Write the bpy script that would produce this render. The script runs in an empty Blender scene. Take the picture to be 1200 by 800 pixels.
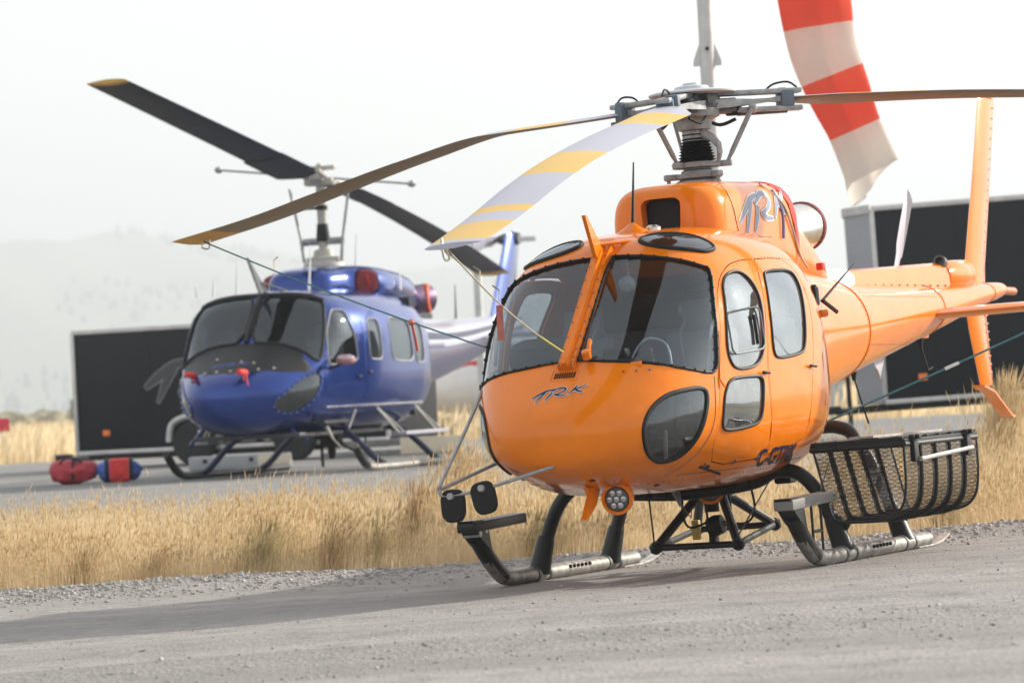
import bpy, bmesh, math, random
import numpy as np
from mathutils import Vector, Matrix, noise
from mathutils.bvhtree import BVHTree
from mathutils.geometry import delaunay_2d_cdt
random.seed(7); rng = np.random.default_rng(7)
R = math.radians
S = bpy.context.scene
COL = S.collection

# ------------------------------------------------------------------ camera, sky, sun, exposure
CAM_H = 1.22; F_PX = 4984.0; ROLL = R(3.0); PITCH = math.atan(57.0 / F_PX)
cam_data = bpy.data.cameras.new('camera'); cam = bpy.data.objects.new('camera', cam_data); COL.objects.link(cam)
cam_data.sensor_width = 36.0; cam_data.lens = 36.0 * F_PX / 1200.0
cam_data.clip_start = 0.5; cam_data.clip_end = 12000
fw = Vector((0, math.cos(PITCH), math.sin(PITCH))); up0 = Vector((0, -math.sin(PITCH), math.cos(PITCH))); rt0 = Vector((1, 0, 0))
rt = rt0 * math.cos(ROLL) - up0 * math.sin(ROLL)
up = up0 * math.cos(ROLL) + rt0 * math.sin(ROLL)
cam.matrix_world = Matrix(((rt.x, up.x, -fw.x, 0), (rt.y, up.y, -fw.y, 0), (rt.z, up.z, -fw.z, CAM_H), (0, 0, 0, 1)))
cam_data.dof.use_dof = True; cam_data.dof.focus_distance = 26.3; cam_data.dof.aperture_fstop = 4.0; cam_data.dof.aperture_blades = 9
S.camera = cam

SUN_EL = R(23.5); SUN_AZ = Vector((0.90, 0.44)).normalized()
world = bpy.data.worlds.new('World'); S.world = world; world.use_nodes = True
wn = world.node_tree.nodes; wl = world.node_tree.links; wn.clear()
sky = wn.new('ShaderNodeTexSky'); sky.sky_type = 'NISHITA'; sky.sun_disc = False
sky.sun_elevation = SUN_EL; sky.sun_rotation = math.atan2(SUN_AZ.x, SUN_AZ.y)
sky.air_density = 1.0; sky.dust_density = 1.6; sky.ozone_density = 1.0; sky.altitude = 0
hs = wn.new('ShaderNodeHueSaturation'); hs.inputs['Saturation'].default_value = 0.34
bg = wn.new('ShaderNodeBackground'); bg.inputs['Strength'].default_value = 0.11
wo = wn.new('ShaderNodeOutputWorld')
veil = wn.new('ShaderNodeMix'); veil.data_type = 'RGBA'; veil.inputs[0].default_value = .42; veil.inputs[7].default_value = (7.6, 7.4, 7.15, 1)   # smoke evens the sky out
wl.new(sky.outputs[0], hs.inputs['Color']); wl.new(hs.outputs[0], veil.inputs[6]); wl.new(veil.outputs[2], bg.inputs['Color']); wl.new(bg.outputs[0], wo.inputs[0])
sd = bpy.data.lights.new('sun', 'SUN'); sd.energy = 3.9; sd.angle = R(0.9); sd.color = (1.0, 0.92, 0.80)
sun = bpy.data.objects.new('sun', sd); COL.objects.link(sun)
sdir = Vector((SUN_AZ.x * math.cos(SUN_EL), SUN_AZ.y * math.cos(SUN_EL), math.sin(SUN_EL)))
sun.rotation_euler = sdir.to_track_quat('Z', 'Y').to_euler(); sun.location = sdir * 60
vs = S.view_settings; vs.view_transform = 'Standard'; vs.look = 'None'; vs.exposure = 0.9; vs.gamma = 1; vs.use_curve_mapping = False
S.cycles.max_bounces = 10; S.cycles.transparent_max_bounces = 24

# ------------------------------------------------------------------ materials
MATS = {}
def mat(name, col, rough=.5, metal=0., coat=0., var=.08, scale=5., bump=0., bscale=60., spec=.5, col2=None, detail=4, coatr=.06):
    if name in MATS: return MATS[name]
    m = bpy.data.materials.new(name); m.use_nodes = True; n = m.node_tree.nodes; l = m.node_tree.links
    b = n['Principled BSDF']; tc = n.new('ShaderNodeTexCoord'); nz = n.new('ShaderNodeTexNoise')
    nz.inputs['Scale'].default_value = scale; nz.inputs['Detail'].default_value = detail; nz.inputs['Roughness'].default_value = .6
    l.new(tc.outputs['Object'], nz.inputs['Vector'])
    mx = n.new('ShaderNodeMix'); mx.data_type = 'RGBA'
    c1 = [max(0, c * (1 - var)) for c in col[:3]] + [1]; c2 = ([min(1, c * (1 + var)) for c in col[:3]] if col2 is None else list(col2)) + [1]
    mx.inputs[6].default_value = c1; mx.inputs[7].default_value = c2
    mr = n.new('ShaderNodeMapRange'); mr.inputs[1].default_value = .3; mr.inputs[2].default_value = .7
    l.new(nz.outputs['Fac'], mr.inputs[0]); l.new(mr.outputs[0], mx.inputs[0]); l.new(mx.outputs[2], b.inputs['Base Color'])
    rr = n.new('ShaderNodeMapRange'); rr.inputs[3].default_value = max(.02, rough * .85); rr.inputs[4].default_value = min(1, rough * 1.2)
    l.new(nz.outputs['Fac'], rr.inputs[0]); l.new(rr.outputs[0], b.inputs['Roughness'])
    b.inputs['Metallic'].default_value = metal; b.inputs['Coat Weight'].default_value = coat; b.inputs['Coat Roughness'].default_value = coatr
    b.inputs['Specular IOR Level'].default_value = spec
    if bump:
        n2 = n.new('ShaderNodeTexNoise'); n2.inputs['Scale'].default_value = bscale; n2.inputs['Detail'].default_value = 5
        l.new(tc.outputs['Object'], n2.inputs['Vector'])
        bp = n.new('ShaderNodeBump'); bp.inputs['Strength'].default_value = bump; bp.inputs['Distance'].default_value = .01
        l.new(n2.outputs['Fac'], bp.inputs['Height']); l.new(bp.outputs[0], b.inputs['Normal'])
    MATS[name] = m; return m
def glass(name, tint, ior=1.8, rough=.015, dirt=.03):
    m = bpy.data.materials.new(name); m.use_nodes = True; n = m.node_tree.nodes; l = m.node_tree.links; n.clear()
    o = n.new('ShaderNodeOutputMaterial'); t = n.new('ShaderNodeBsdfTransparent'); t.inputs[0].default_value = (*tint, 1)
    g = n.new('ShaderNodeBsdfGlossy'); g.inputs['Color'].default_value = (.82, .92, 1, 1); g.inputs['Roughness'].default_value = rough; lw = n.new('ShaderNodeLayerWeight'); lw.inputs[0].default_value = .5; pw = n.new('ShaderNodeMath'); pw.operation = 'POWER'; pw.inputs[1].default_value = 4.2; l.new(lw.outputs['Facing'], pw.inputs[0])  # blue of the overhead sky put into the reflection colour
    F0 = ((ior - 1) / (ior + 1)) ** 2; f = n.new('ShaderNodeMapRange'); f.inputs[3].default_value = F0; f.inputs[4].default_value = .95; l.new(pw.outputs[0], f.inputs[0])
    d = n.new('ShaderNodeBsdfDiffuse'); d.inputs[0].default_value = (.6, .58, .55, 1)
    tc = n.new('ShaderNodeTexCoord'); nz = n.new('ShaderNodeTexNoise'); nz.inputs['Scale'].default_value = 4; nz.inputs['Detail'].default_value = 6
    mr = n.new('ShaderNodeMapRange'); mr.inputs[1].default_value = .4; mr.inputs[2].default_value = .8; mr.inputs[3].default_value = dirt * .4; mr.inputs[4].default_value = dirt * 2
    a = n.new('ShaderNodeMixShader'); b = n.new('ShaderNodeMixShader')
    l.new(tc.outputs['Object'], nz.inputs['Vector']); l.new(nz.outputs['Fac'], mr.inputs[0]); l.new(mr.outputs[0], a.inputs[0])
    l.new(t.outputs[0], a.inputs[1]); l.new(d.outputs[0], a.inputs[2])
    l.new(f.outputs[0], b.inputs[0]); l.new(a.outputs[0], b.inputs[1]); l.new(g.outputs[0], b.inputs[2]); l.new(b.outputs[0], o.inputs[0])
    MATS[name] = m; return m
ORANGE = mat('orange_paint', (.77, .192, .003), .15, coat=.28, var=.09, scale=3.5, spec=.25, coatr=.03, bump=.10, bscale=3.2, detail=8)
LINER = mat('cabin_liner', (.035, .036, .04), .8)
GLASS = glass('cabin_glass', (.70, .79, .86), ior=1.85, dirt=.010)
GLASSS = glass('sky_sheen_side_glass', (.66, .69, .71), ior=2.5, dirt=.13)  # pale film and raised reflectance stand in for bright sky reflection
GLASSD = glass('tinted_glass', (.46, .49, .51), ior=1.9, dirt=.02)
BLACK = mat('black_rubber', (.008, .008, .009), .55, bump=.1, spec=.3)
BLKP = mat('black_powder_coat', (.010, .011, .012), .4, var=.3, scale=14, bump=.1, bscale=200, spec=.35)
GREYM = mat('grey_rotor_metal', (.30, .31, .32), .45, metal=.35, var=.25, scale=18, bump=.1, bscale=90)
DGREY = mat('dark_grey_metal', (.09, .10, .11), .5, metal=.3, var=.3, scale=20)
STEEL = mat('bare_steel', (.62, .60, .56), .28, metal=1., var=.15, scale=12)
ALU = mat('worn_aluminium', (.50, .48, .45), .42, metal=.8, var=.3, scale=16, bump=.15, bscale=120)
SKIDM = mat('worn_skid_metal', (.24, .228, .21), .5, metal=.5, var=.45, scale=11, bump=.2, bscale=90)
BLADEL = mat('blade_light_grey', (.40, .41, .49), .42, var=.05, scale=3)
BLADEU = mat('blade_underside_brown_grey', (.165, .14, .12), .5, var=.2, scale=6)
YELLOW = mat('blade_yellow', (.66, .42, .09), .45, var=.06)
YELLOWU = mat('blade_yellow_shaded', (.50, .29, .06), .5, var=.15)  # darker copy of the blade yellow, underside shade put into the colour
NAVY = mat('navy_decal', (.010, .016, .06), .45, spec=.25)
WHITE = mat('white_paint', (.78, .78, .78), .4, var=.04)
RED = mat('red_fabric', (.62, .035, .03), .75, var=.2, scale=9, bump=.4, bscale=30)
DECAL = mat('grey_blue_decal', (.17, .20, .30), .4)
SEAT = mat('seat_grey', (.13, .135, .15), .85, bump=.3)
PANELK = mat('panel_black', (.02, .02, .022), .6)

# ------------------------------------------------------------------ geometry helpers
class MB:
    def __init__(s): s.v = []; s.f = []; s.m = []; s.sm = []
    def add(s, V, Fs, m=0, smooth=True):
        o = len(s.v); s.v += [tuple(float(c) for c in p) for p in V]
        for f in Fs: s.f.append(tuple(int(i) + o for i in f)); s.m.append(m); s.sm.append(smooth)
        return s
    def box(s, c, d, rot=None, m=0, bev=0.0):
        c = Vector(c); hx, hy, hz = d[0] / 2, d[1] / 2, d[2] / 2
        if bev > 0:
            bm = bmesh.new(); bmesh.ops.create_cube(bm, size=1)
            for v in bm.verts: v.co = Vector((v.co.x * d[0], v.co.y * d[1], v.co.z * d[2]))
            bmesh.ops.bevel(bm, geom=bm.edges[:], offset=min(bev, min(d) * .45), segments=2, affect='EDGES', profile=.6)
            bm.verts.index_update(); V = [v.co.copy() for v in bm.verts]; Fs = [[v.index for v in f.verts] for f in bm.faces]; bm.free()
        else:
            V = [Vector((sx * hx, sy * hy, sz * hz)) for sx in (-1, 1) for sy in (-1, 1) for sz in (-1, 1)]
            Fs = [(0, 1, 3, 2), (4, 6, 7, 5), (0, 4, 5, 1), (2, 3, 7, 6), (0, 2, 6, 4), (1, 5, 7, 3)]
        if rot is not None: V = [rot @ v for v in V]
        return s.add([v + c for v in V], Fs, m, bev > 0)
    def tube(s, P, r, n=10, m=0, closed=False, flat=None):
        P = [Vector(p) for p in P]; k = len(P); rr = [r] * k if np.isscalar(r) else list(r)
        T = []
        for i in range(k):
            a = P[(i - 1) % k] if closed or i > 0 else P[i]; b = P[(i + 1) % k] if closed or i < k - 1 else P[i]
            t = (b - a); T.append(t.normalized() if t.length > 1e-9 else Vector((0, 0, 1)))
        ref = Vector((0, 0, 1)) if abs(T[0].z) < .9 else Vector((1, 0, 0)); N = (ref - T[0] * ref.dot(T[0])).normalized(); V = []
        for i in range(k):
            N = N - T[i] * N.dot(T[i]); N = N.normalized() if N.length > 1e-6 else T[i].orthogonal().normalized(); B = T[i].cross(N)
            for j in range(n):
                a = 2 * math.pi * j / n; ca, sa = math.cos(a), math.sin(a)
                if flat: sa *= flat
                V.append(P[i] + (N * ca + B * sa) * rr[i])
        Fs = [(i * n + j, i * n + (j + 1) % n, ((i + 1) % k) * n + (j + 1) % n, ((i + 1) % k) * n + j) for i in range(k if closed else k - 1) for j in range(n)]
        if not closed: Fs += [tuple(reversed(range(n))), tuple((k - 1) * n + j for j in range(n))]
        return s.add(V, Fs, m)
    def lathe(s, prof, o=(0, 0, 0), ax=(0, 0, 1), n=24, m=0):
        ax = Vector(ax).normalized(); u = ax.orthogonal().normalized(); w = ax.cross(u); o = Vector(o); V = []
        for r, h in prof:
            for j in range(n):
                a = 2 * math.pi * j / n; V.append(o + ax * h + (u * math.cos(a) + w * math.sin(a)) * max(r, 1e-4))
        k = len(prof); Fs = [(i * n + j, i * n + (j + 1) % n, (i + 1) * n + (j + 1) % n, (i + 1) * n + j) for i in range(k - 1) for j in range(n)]
        Fs += [tuple(reversed(range(n))), tuple((k - 1) * n + j for j in range(n))]
        return s.add(V, Fs, m)
    def prism(s, P, d, m=0):
        P = [Vector(p) for p in P]; d = Vector(d); k = len(P)
        return s.add(P + [p + d for p in P], [tuple(reversed(range(k))), tuple(range(k, 2 * k))] + [(i, (i + 1) % k, k + (i + 1) % k, k + i) for i in range(k)], m, False)
    def rings(s, Rg, m=0, caps=True):
        a, b = len(Rg), len(Rg[0]); V = [p for r in Rg for p in r]
        Fs = [(i * b + j, i * b + (j + 1) % b, (i + 1) * b + (j + 1) % b, (i + 1) * b + j) for i in range(a - 1) for j in range(b)]
        if caps: Fs += [tuple(reversed(range(b))), tuple((a - 1) * b + j for j in range(b))]
        return s.add(V, Fs, m)
    def build(s, name, mats, parent=None, sharp=35, fix=True):
        me = bpy.data.meshes.new(name); me.from_pydata(s.v, [], s.f)
        for M in (mats if isinstance(mats, (list, tuple)) else [mats]): me.materials.append(M)
        me.polygons.foreach_set('material_index', s.m); me.polygons.foreach_set('use_smooth', s.sm)
        if fix:
            bm = bmesh.new(); bm.from_mesh(me); bmesh.ops.recalc_face_normals(bm, faces=bm.faces); bm.to_mesh(me); bm.free()
        me.update(); me.set_sharp_from_angle(angle=R(sharp))
        return link(name, me, parent)
def link(name, me, parent=None):
    o = bpy.data.objects.new(name, me); COL.objects.link(o)
    if parent is not None: o.parent = parent
    return o
def tag(o, label=None, cat=None, group=None, kind=None):
    if label: o['label'] = label
    if cat: o['category'] = cat
    if group: o['group'] = group
    if kind: o['kind'] = kind
    return o
def thing(name, label, cat, M=None, group=None):
    o = bpy.data.objects.new(name, None); COL.objects.link(o); o.empty_display_size = .2
    if M is not None: o.matrix_world = M
    return tag(o, label, cat, group)
def frame(O, th, roll=0.):
    f = Vector((-math.sin(th), -math.cos(th), 0)); l0 = Vector((math.cos(th), -math.sin(th), 0)); z = Vector((0, 0, 1))
    l = l0 * math.cos(roll) + z * math.sin(roll); u = z * math.cos(roll) - l0 * math.sin(roll)
    return Matrix(((f.x, l.x, u.x, O[0]), (f.y, l.y, u.y, O[1]), (f.z, l.z, u.z, O[2]), (0, 0, 0, 1)))
def at(loc, rz=0): return Matrix.Translation(Vector(loc)) @ Matrix.Rotation(rz, 4, 'Z')
def spline(P, n, closed=False):
    P = [Vector(p) for p in P]; k = len(P); out = []
    for i in range(k if closed else k - 1):
        g = lambda j: P[j % k] if closed else P[min(max(j, 0), k - 1)]
        a, b, c, d = g(i - 1), g(i), g(i + 1), g(i + 2)
        for q in range(n):
            t = q / n; out.append(.5 * ((2 * b) + (c - a) * t + (2 * a - 5 * b + 4 * c - d) * t * t + (3 * b - a - 3 * c + d) * t ** 3))
    if not closed: out.append(P[-1])
    return out
def chaikin(P, it=2, q=.22):
    P = [Vector(p) for p in P]
    for _ in range(it):
        Q = []
        for i in range(len(P)):
            a, b = P[i], P[(i + 1) % len(P)]; Q += [a * (1 - q) + b * q, a * q + b * (1 - q)]
        P = Q
    return P
def bolts(mb, P, step, r, off=(0, 0, 0), m=0):
    acc = 0
    for a, b in zip(P, P[1:] + P[:1]):
        d = (b - a).length; t = step - acc
        while t < d:
            mb.lathe([(r, -r), (r, 0), (r * .6, r * .6)], a + (b - a) * (t / d) + Vector(off), (.4, .4, .8), 6, m); t += step
        acc = (acc + d) % step
def pchip(xs, ys, xq):
    h = np.diff(xs); d = np.diff(ys) / h; m = np.zeros(len(xs)); m[0] = d[0]; m[-1] = d[-1]
    for i in range(1, len(xs) - 1):
        if d[i - 1] * d[i] > 0:
            w1 = 2 * h[i] + h[i - 1]; w2 = h[i] + 2 * h[i - 1]; m[i] = (w1 + w2) / (w1 / d[i - 1] + w2 / d[i])
    i = np.clip(np.searchsorted(xs, xq) - 1, 0, len(xs) - 2); t = (xq - xs[i]) / h[i]
    return (2 * t ** 3 - 3 * t ** 2 + 1) * ys[i] + (t ** 3 - 2 * t ** 2 + t) * h[i] * m[i] + (-2 * t ** 3 + 3 * t ** 2) * ys[i + 1] + (t ** 3 - t ** 2) * h[i] * m[i + 1]
def section(w, zb, zt, zm, nb, nt, n):
    t = np.linspace(0, 2 * np.pi, 1441); c, s = np.cos(t), np.sin(t); e = np.where(s >= 0, 2 / nt, 2 / nb)
    y = w * np.sign(c) * np.abs(c) ** e; z = zm + np.where(s >= 0, zt - zm, zm - zb) * np.sign(s) * np.abs(s) ** e
    d = np.r_[0, np.cumsum(np.hypot(np.diff(y), np.diff(z)))]; q = np.linspace(0, d[-1], n, endpoint=False)
    return np.interp(q, d, y), np.interp(q, d, z)
def loft(st, nx, n):
    st = np.array(st, float); d = np.r_[0, np.cumsum(np.sqrt(np.diff(st[:, 0]) ** 2 + np.diff(st[:, 1]) ** 2 + .25 * np.diff(st[:, 3]) ** 2) + 1e-6)]
    q = np.linspace(0, d[-1], nx); P = np.stack([pchip(d, st[:, k], q) for k in range(7)], 1); out = []
    for r in P:
        y, z = section(*r[1:7], n); out.append(np.stack([np.full(n, r[0]), y, z], 1))
    return np.array(out)
def bvh_rings(Rg):
    a, b = Rg.shape[:2]; V = [tuple(p) for r in Rg for p in r]
    Fs = [(i * b + j, i * b + (j + 1) % b, (i + 1) * b + (j + 1) % b, (i + 1) * b + j) for i in range(a - 1) for j in range(b)] + [tuple(range(b)), tuple((a - 1) * b + j for j in range(b))]
    return BVHTree.FromPolygons(V, Fs)
def shell_mesh(Rg, th):
    """thick cup: outer skin (material 0), inner liner (material 1), open rear joined by a rim"""
    a, b = Rg.shape[:2]
    du = np.gradient(Rg, axis=0); dv = np.roll(Rg, -1, 1) - np.roll(Rg, 1, 1); N = np.cross(du, dv); N /= np.linalg.norm(N, axis=2, keepdims=True) + 1e-12
    cen = Rg.mean(1, keepdims=True); sg = np.sign(((Rg - cen) * N).sum(2).mean()); N *= sg
    I = Rg - N * th; rad = np.linalg.norm(Rg - cen, axis=2).max(1); k0 = int(np.argmax(rad > 5 * th))
    V = [tuple(p) for r in Rg for p in r] + [tuple(p) for r in I for p in r]; o = a * b; Fs = []; M = []
    for i in range(a - 1):
        for j in range(b):
            q = (i * b + j, i * b + (j + 1) % b, (i + 1) * b + (j + 1) % b, (i + 1) * b + j)
            Fs.append(q); M.append(0)
            if i >= k0: Fs.append(tuple(o + x for x in reversed(q))); M.append(1)
    Fs += [tuple(reversed(range(b))), tuple(o + k0 * b + j for j in range(b))]; M += [0, 1]
    e = (a - 1) * b
    for j in range(b): Fs.append((e + j, e + (j + 1) % b, o + e + (j + 1) % b, o + e + j)); M.append(1)
    me = bpy.data.meshes.new('shell'); me.from_pydata(V, [], Fs); me.polygons.foreach_set('material_index', M)
    outward(me); return me
def outward(me):
    bm = bmesh.new(); bm.from_mesh(me); lo = [v for v in bm.verts if not v.link_faces]; bmesh.ops.delete(bm, geom=lo, context='VERTS')
    bmesh.ops.recalc_face_normals(bm, faces=bm.faces)
    if bm.calc_volume(signed=True) < 0: bmesh.ops.reverse_faces(bm, faces=bm.faces)
    bm.to_mesh(me); bm.free(); me.update()
def boolean(me, cut, op='DIFFERENCE'):
    a = bpy.data.objects.new('tmp_a', me); COL.objects.link(a)
    cm = bpy.data.meshes.new('tmp_c'); cm.from_pydata(cut.v, [], cut.f); outward(cm)
    c = bpy.data.objects.new('tmp_b', cm); COL.objects.link(c)
    md = a.modifiers.new('b', 'BOOLEAN'); md.operation = op; md.object = c; md.solver = 'EXACT'
    dg = bpy.context.evaluated_depsgraph_get(); dg.update(); out = bpy.data.meshes.new_from_object(a.evaluated_get(dg))
    bpy.data.objects.remove(a); bpy.data.objects.remove(c); return out
def basis(ax):
    a = Vector(ax).normalized(); e1 = Vector((0, 0, 1)).cross(a)
    e1 = e1.normalized() if e1.length > 1e-4 else Vector((0, 1, 0)).cross(a).normalized()
    return a, e1, a.cross(e1)
def lift(bvh, p, a, off):
    h = bvh.ray_cast(p + a * 4, -a)
    if h[0] is None: h = bvh.find_nearest(p)
    n = h[1] if h[1].dot(a) > 0 else -h[1]
    return h[0] + n * off, n
def inside(q, poly):
    c = False; x, y = q; k = len(poly); j = k - 1
    for i in range(k):
        xi, yi = poly[i]; xj, yj = poly[j]
        if (yi > y) != (yj > y) and x < (xj - xi) * (y - yi) / (yj - yi) + xi: c = not c
        j = i
    return c
def patch(mb, out, ax, bvh, off=0., sp=.04, holes=(), th=0., m=0):
    """sheet that follows the surface inside the outline; th > 0 gives it thickness"""
    a, e1, e2 = basis(ax); to2 = lambda p: (p.dot(e1), p.dot(e2)); L = [[to2(Vector(p)) for p in out]] + [[to2(Vector(p)) for p in h] for h in holes]
    pts = []; ed = []
    for lp in L:
        o = len(pts); pts += lp; ed += [(o + i, o + (i + 1) % len(lp)) for i in range(len(lp))]
    us = [p[0] for p in L[0]]; vs_ = [p[1] for p in L[0]]; nb = len(pts); P = np.array(pts)
    for u in np.arange(min(us) + sp * .5, max(us), sp):
        for v in np.arange(min(vs_) + sp * .5, max(vs_), sp):
            if inside((u, v), L[0]) and not any(inside((u, v), h) for h in L[1:]) and np.min(np.hypot(P[:nb, 0] - u, P[:nb, 1] - v)) > sp * .45: pts.append((u, v))
    res = delaunay_2d_cdt([Vector(p) for p in pts], ed, [], 0, 1e-6); V2 = res[0]; T = []
    for f in res[2]:
        c = sum((V2[i] for i in f), Vector((0, 0))) / len(f)
        if inside(c, L[0]) and not any(inside(c, h) for h in L[1:]): T.append(tuple(f))
    da = sum((Vector(p).dot(a) for p in out)) / len(out); V = []; W = []
    for q in V2:
        p, n = lift(bvh, e1 * q.x + e2 * q.y + a * da, a, 0); V.append(p + n * off); W.append(p + n * (off - th))
    Fs = []
    for f in T:
        q = [V2[i] for i in f]; ar = (q[1] - q[0]).cross(q[2] - q[0]); Fs.append(f if ar > 0 else tuple(reversed(f)))
    if th <= 0: return mb.add(V, Fs, m)
    k = len(V); cnt = {}
    for f in Fs:
        for i in range(len(f)): cnt[(f[i], f[(i + 1) % len(f)])] = 1
    Bd = [(k + e[0], k + e[1], e[1], e[0]) for e in cnt if (e[1], e[0]) not in cnt]
    return mb.add(V + W, Fs + [tuple(k + i for i in reversed(f)) for f in Fs] + [tuple(reversed(b)) for b in Bd], m)
def on_surface(out, ax, bvh, off=0.):
    a = Vector(ax).normalized(); return [lift(bvh, Vector(p), a, off)[0] for p in out]
def cutter(mb, out, ax, d0, d1):
    a, e1, e2 = basis(ax); P = [Vector(p) for p in out]; P = [e1 * p.dot(e1) + e2 * p.dot(e2) for p in P]
    return mb.prism([p + a * d0 for p in P], a * (d1 - d0))
def mir(P): return [Vector((p[0], -p[1], p[2])) for p in reversed(P)]
def finish(me, mats, name, parent, sharp=32):
    me.materials.clear()
    for M in mats: me.materials.append(M)
    me.polygons.foreach_set('use_smooth', [True] * len(me.polygons)); me.set_sharp_from_angle(angle=R(sharp))
    return link(name, me, parent)
TRK = [([(0, .33), (.1, .52), (.25, .75), (.42, .85)], (.025, .05, .05, .02)), ([(.25, .72), (.17, .4), (.1, .03)], (.05, .045, .015)),
       ([(.38, .64), (.33, .4), (.28, .17)], (.045, .045, .015)), ([(.33, .68), (.5, .87), (.62, .82), (.58, .62), (.43, .5)], (.02, .045, .045, .04, .03)),
       ([(.43, .52), (.53, .43), (.66, .42)], (.04, .045, .02)), ([(.83, .94), (.77, .7), (.71, .45)], (.04, .045, .02)),
       ([(1.0, .98), (.9, .82), (.79, .7)], (.015, .035, .035)), ([(.8, .74), (.88, .6), (.98, .52)], (.04, .045, .02))]
def trk(mb, mp, asp, grow=0., m=0, strokes=TRK, k=1.):
    """brush-lettered strokes; mp(u, v, layer) -> 3D point, asp = width/height of the lettering"""
    for si, (P, Wd) in enumerate(strokes):
        Q = spline([(p[0] * asp, p[1], 0) for p in P], 8); w = np.interp(np.linspace(0, len(P) - 1, len(Q)), range(len(P)), Wd); V = []; Fs = []
        if grow:
            Q[0] = Q[0] + (Q[0] - Q[1]).normalized() * grow * .7; Q[-1] = Q[-1] + (Q[-1] - Q[-2]).normalized() * grow * .7
        for i, q in enumerate(Q):
            t = (Q[min(i + 1, len(Q) - 1)] - Q[max(i - 1, 0)]).normalized(); nn = Vector((-t.y, t.x, 0)) * (w[i] * asp * .5 * k + grow)
            V += [mp((q + nn).x / asp, (q + nn).y, si), mp((q - nn).x / asp, (q - nn).y, si)]
        Fs = [(2 * i, 2 * i + 1, 2 * i + 3, 2 * i + 2) for i in range(len(Q) - 1)]
        mb.add(V, Fs, m)
def text_tris(body, size, shear=0., slices=.03):
    c = bpy.data.curves.new('t', 'FONT'); c.body = body; c.size = size; c.shear = shear; c.resolution_u = 4; c.offset = .0045
    o = bpy.data.objects.new('t', c); COL.objects.link(o); dg = bpy.context.evaluated_depsgraph_get(); dg.update()
    me = bpy.data.meshes.new_from_object(o.evaluated_get(dg)); bpy.data.objects.remove(o)
    bm = bmesh.new(); bm.from_mesh(me); xs = [v.co.x for v in bm.verts]; ys = [v.co.y for v in bm.verts]
    for x in np.arange(min(xs), max(xs), slices): bmesh.ops.bisect_plane(bm, geom=bm.verts[:] + bm.edges[:] + bm.faces[:], plane_co=(x, 0, 0), plane_no=(1, 0, 0))
    for y in np.arange(min(ys), max(ys), slices): bmesh.ops.bisect_plane(bm, geom=bm.verts[:] + bm.edges[:] + bm.faces[:], plane_co=(0, y, 0), plane_no=(0, 1, 0))
    bm.verts.index_update(); V = [v.co.copy() for v in bm.verts]; Fs = [[v.index for v in f.verts] for f in bm.faces]; bm.free()
    return V, Fs, max(xs)
def blade(path, chord, root, thick, twist, az, lead=1):
    """rotor blade rings: path [(r, z)], returns list of rings and r values; chord direction perpendicular to az"""
    rs = np.array([p[0] for p in path]); zs = np.array([p[1] for p in path]); q = np.linspace(rs[0], rs[-1], 60); z = pchip(rs, zs, q)
    d = Vector((math.cos(az), math.sin(az), 0)); c = Vector((-math.sin(az), math.cos(az), 0)) * lead; out = []
    for i, r in enumerate(q):
        w = chord if r > root[1] else root[2] + (chord - root[2]) * (max(0, r - root[0]) / (root[1] - root[0]))
        if r > rs[-1] - .0001: w *= .97
        tw = twist[0] + (twist[1] - twist[0]) * (i / 59); ring = []
        for a in np.linspace(0, 2 * math.pi, 16, endpoint=False):
            u = math.cos(a) * .5; t = math.sin(a) * thick * .5 * (1 - .75 * max(0, -u * 2) ** 1.2)
            u2 = u - .22
            ring.append(d * r + Vector((0, 0, z[i])) + c * (w * u2 * math.cos(tw) - t * math.sin(tw)) + Vector((0, 0, 1)) * (w * u2 * math.sin(tw) + t * math.cos(tw)))
        out.append(ring)
    return out, q
HAZE_D = 0.00042
# ------------------------------------------------------------------ ground, road, tarmac, hills
HO = (1.35, 28.0, 0.0); TH = R(22.3); HROLL = R(1.6)
def sm(a, b, x): t = np.clip((x - a) / (b - a), 0, 1); return t * t * (3 - 2 * t)
def gz(X, Y):
    X = np.asarray(X, float); Y = np.asarray(Y, float)
    s = math.cos(TH) * (X - HO[0]) - math.sin(TH) * (Y - HO[1])
    z = math.tan(HROLL) * 2.5 * np.tanh(s / 2.5) * (1 - sm(30.5, 34, Y)) * sm(2, 12, Y)
    return z + .26 * sm(31.5, 37.5, Y)
def sheet(name, xs, ys, zf, m, kind='structure'):
    X, Y = np.meshgrid(xs, ys); Z = zf(X, Y); V = np.stack([X, Y, Z], 2).reshape(-1, 3); a, b = len(ys), len(xs)
    i = np.arange(a - 1)[:, None] * b + np.arange(b - 1)[None]; Fs = np.stack([i, i + 1, i + b + 1, i + b], 2).reshape(-1, 4)
    me = bpy.data.meshes.new(name); me.from_pydata(V.tolist(), [], Fs.tolist()); me.materials.append(m); me.polygons.foreach_set('use_smooth', [True] * len(Fs))
    o = link(name, me); o['kind'] = kind; return o
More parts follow.
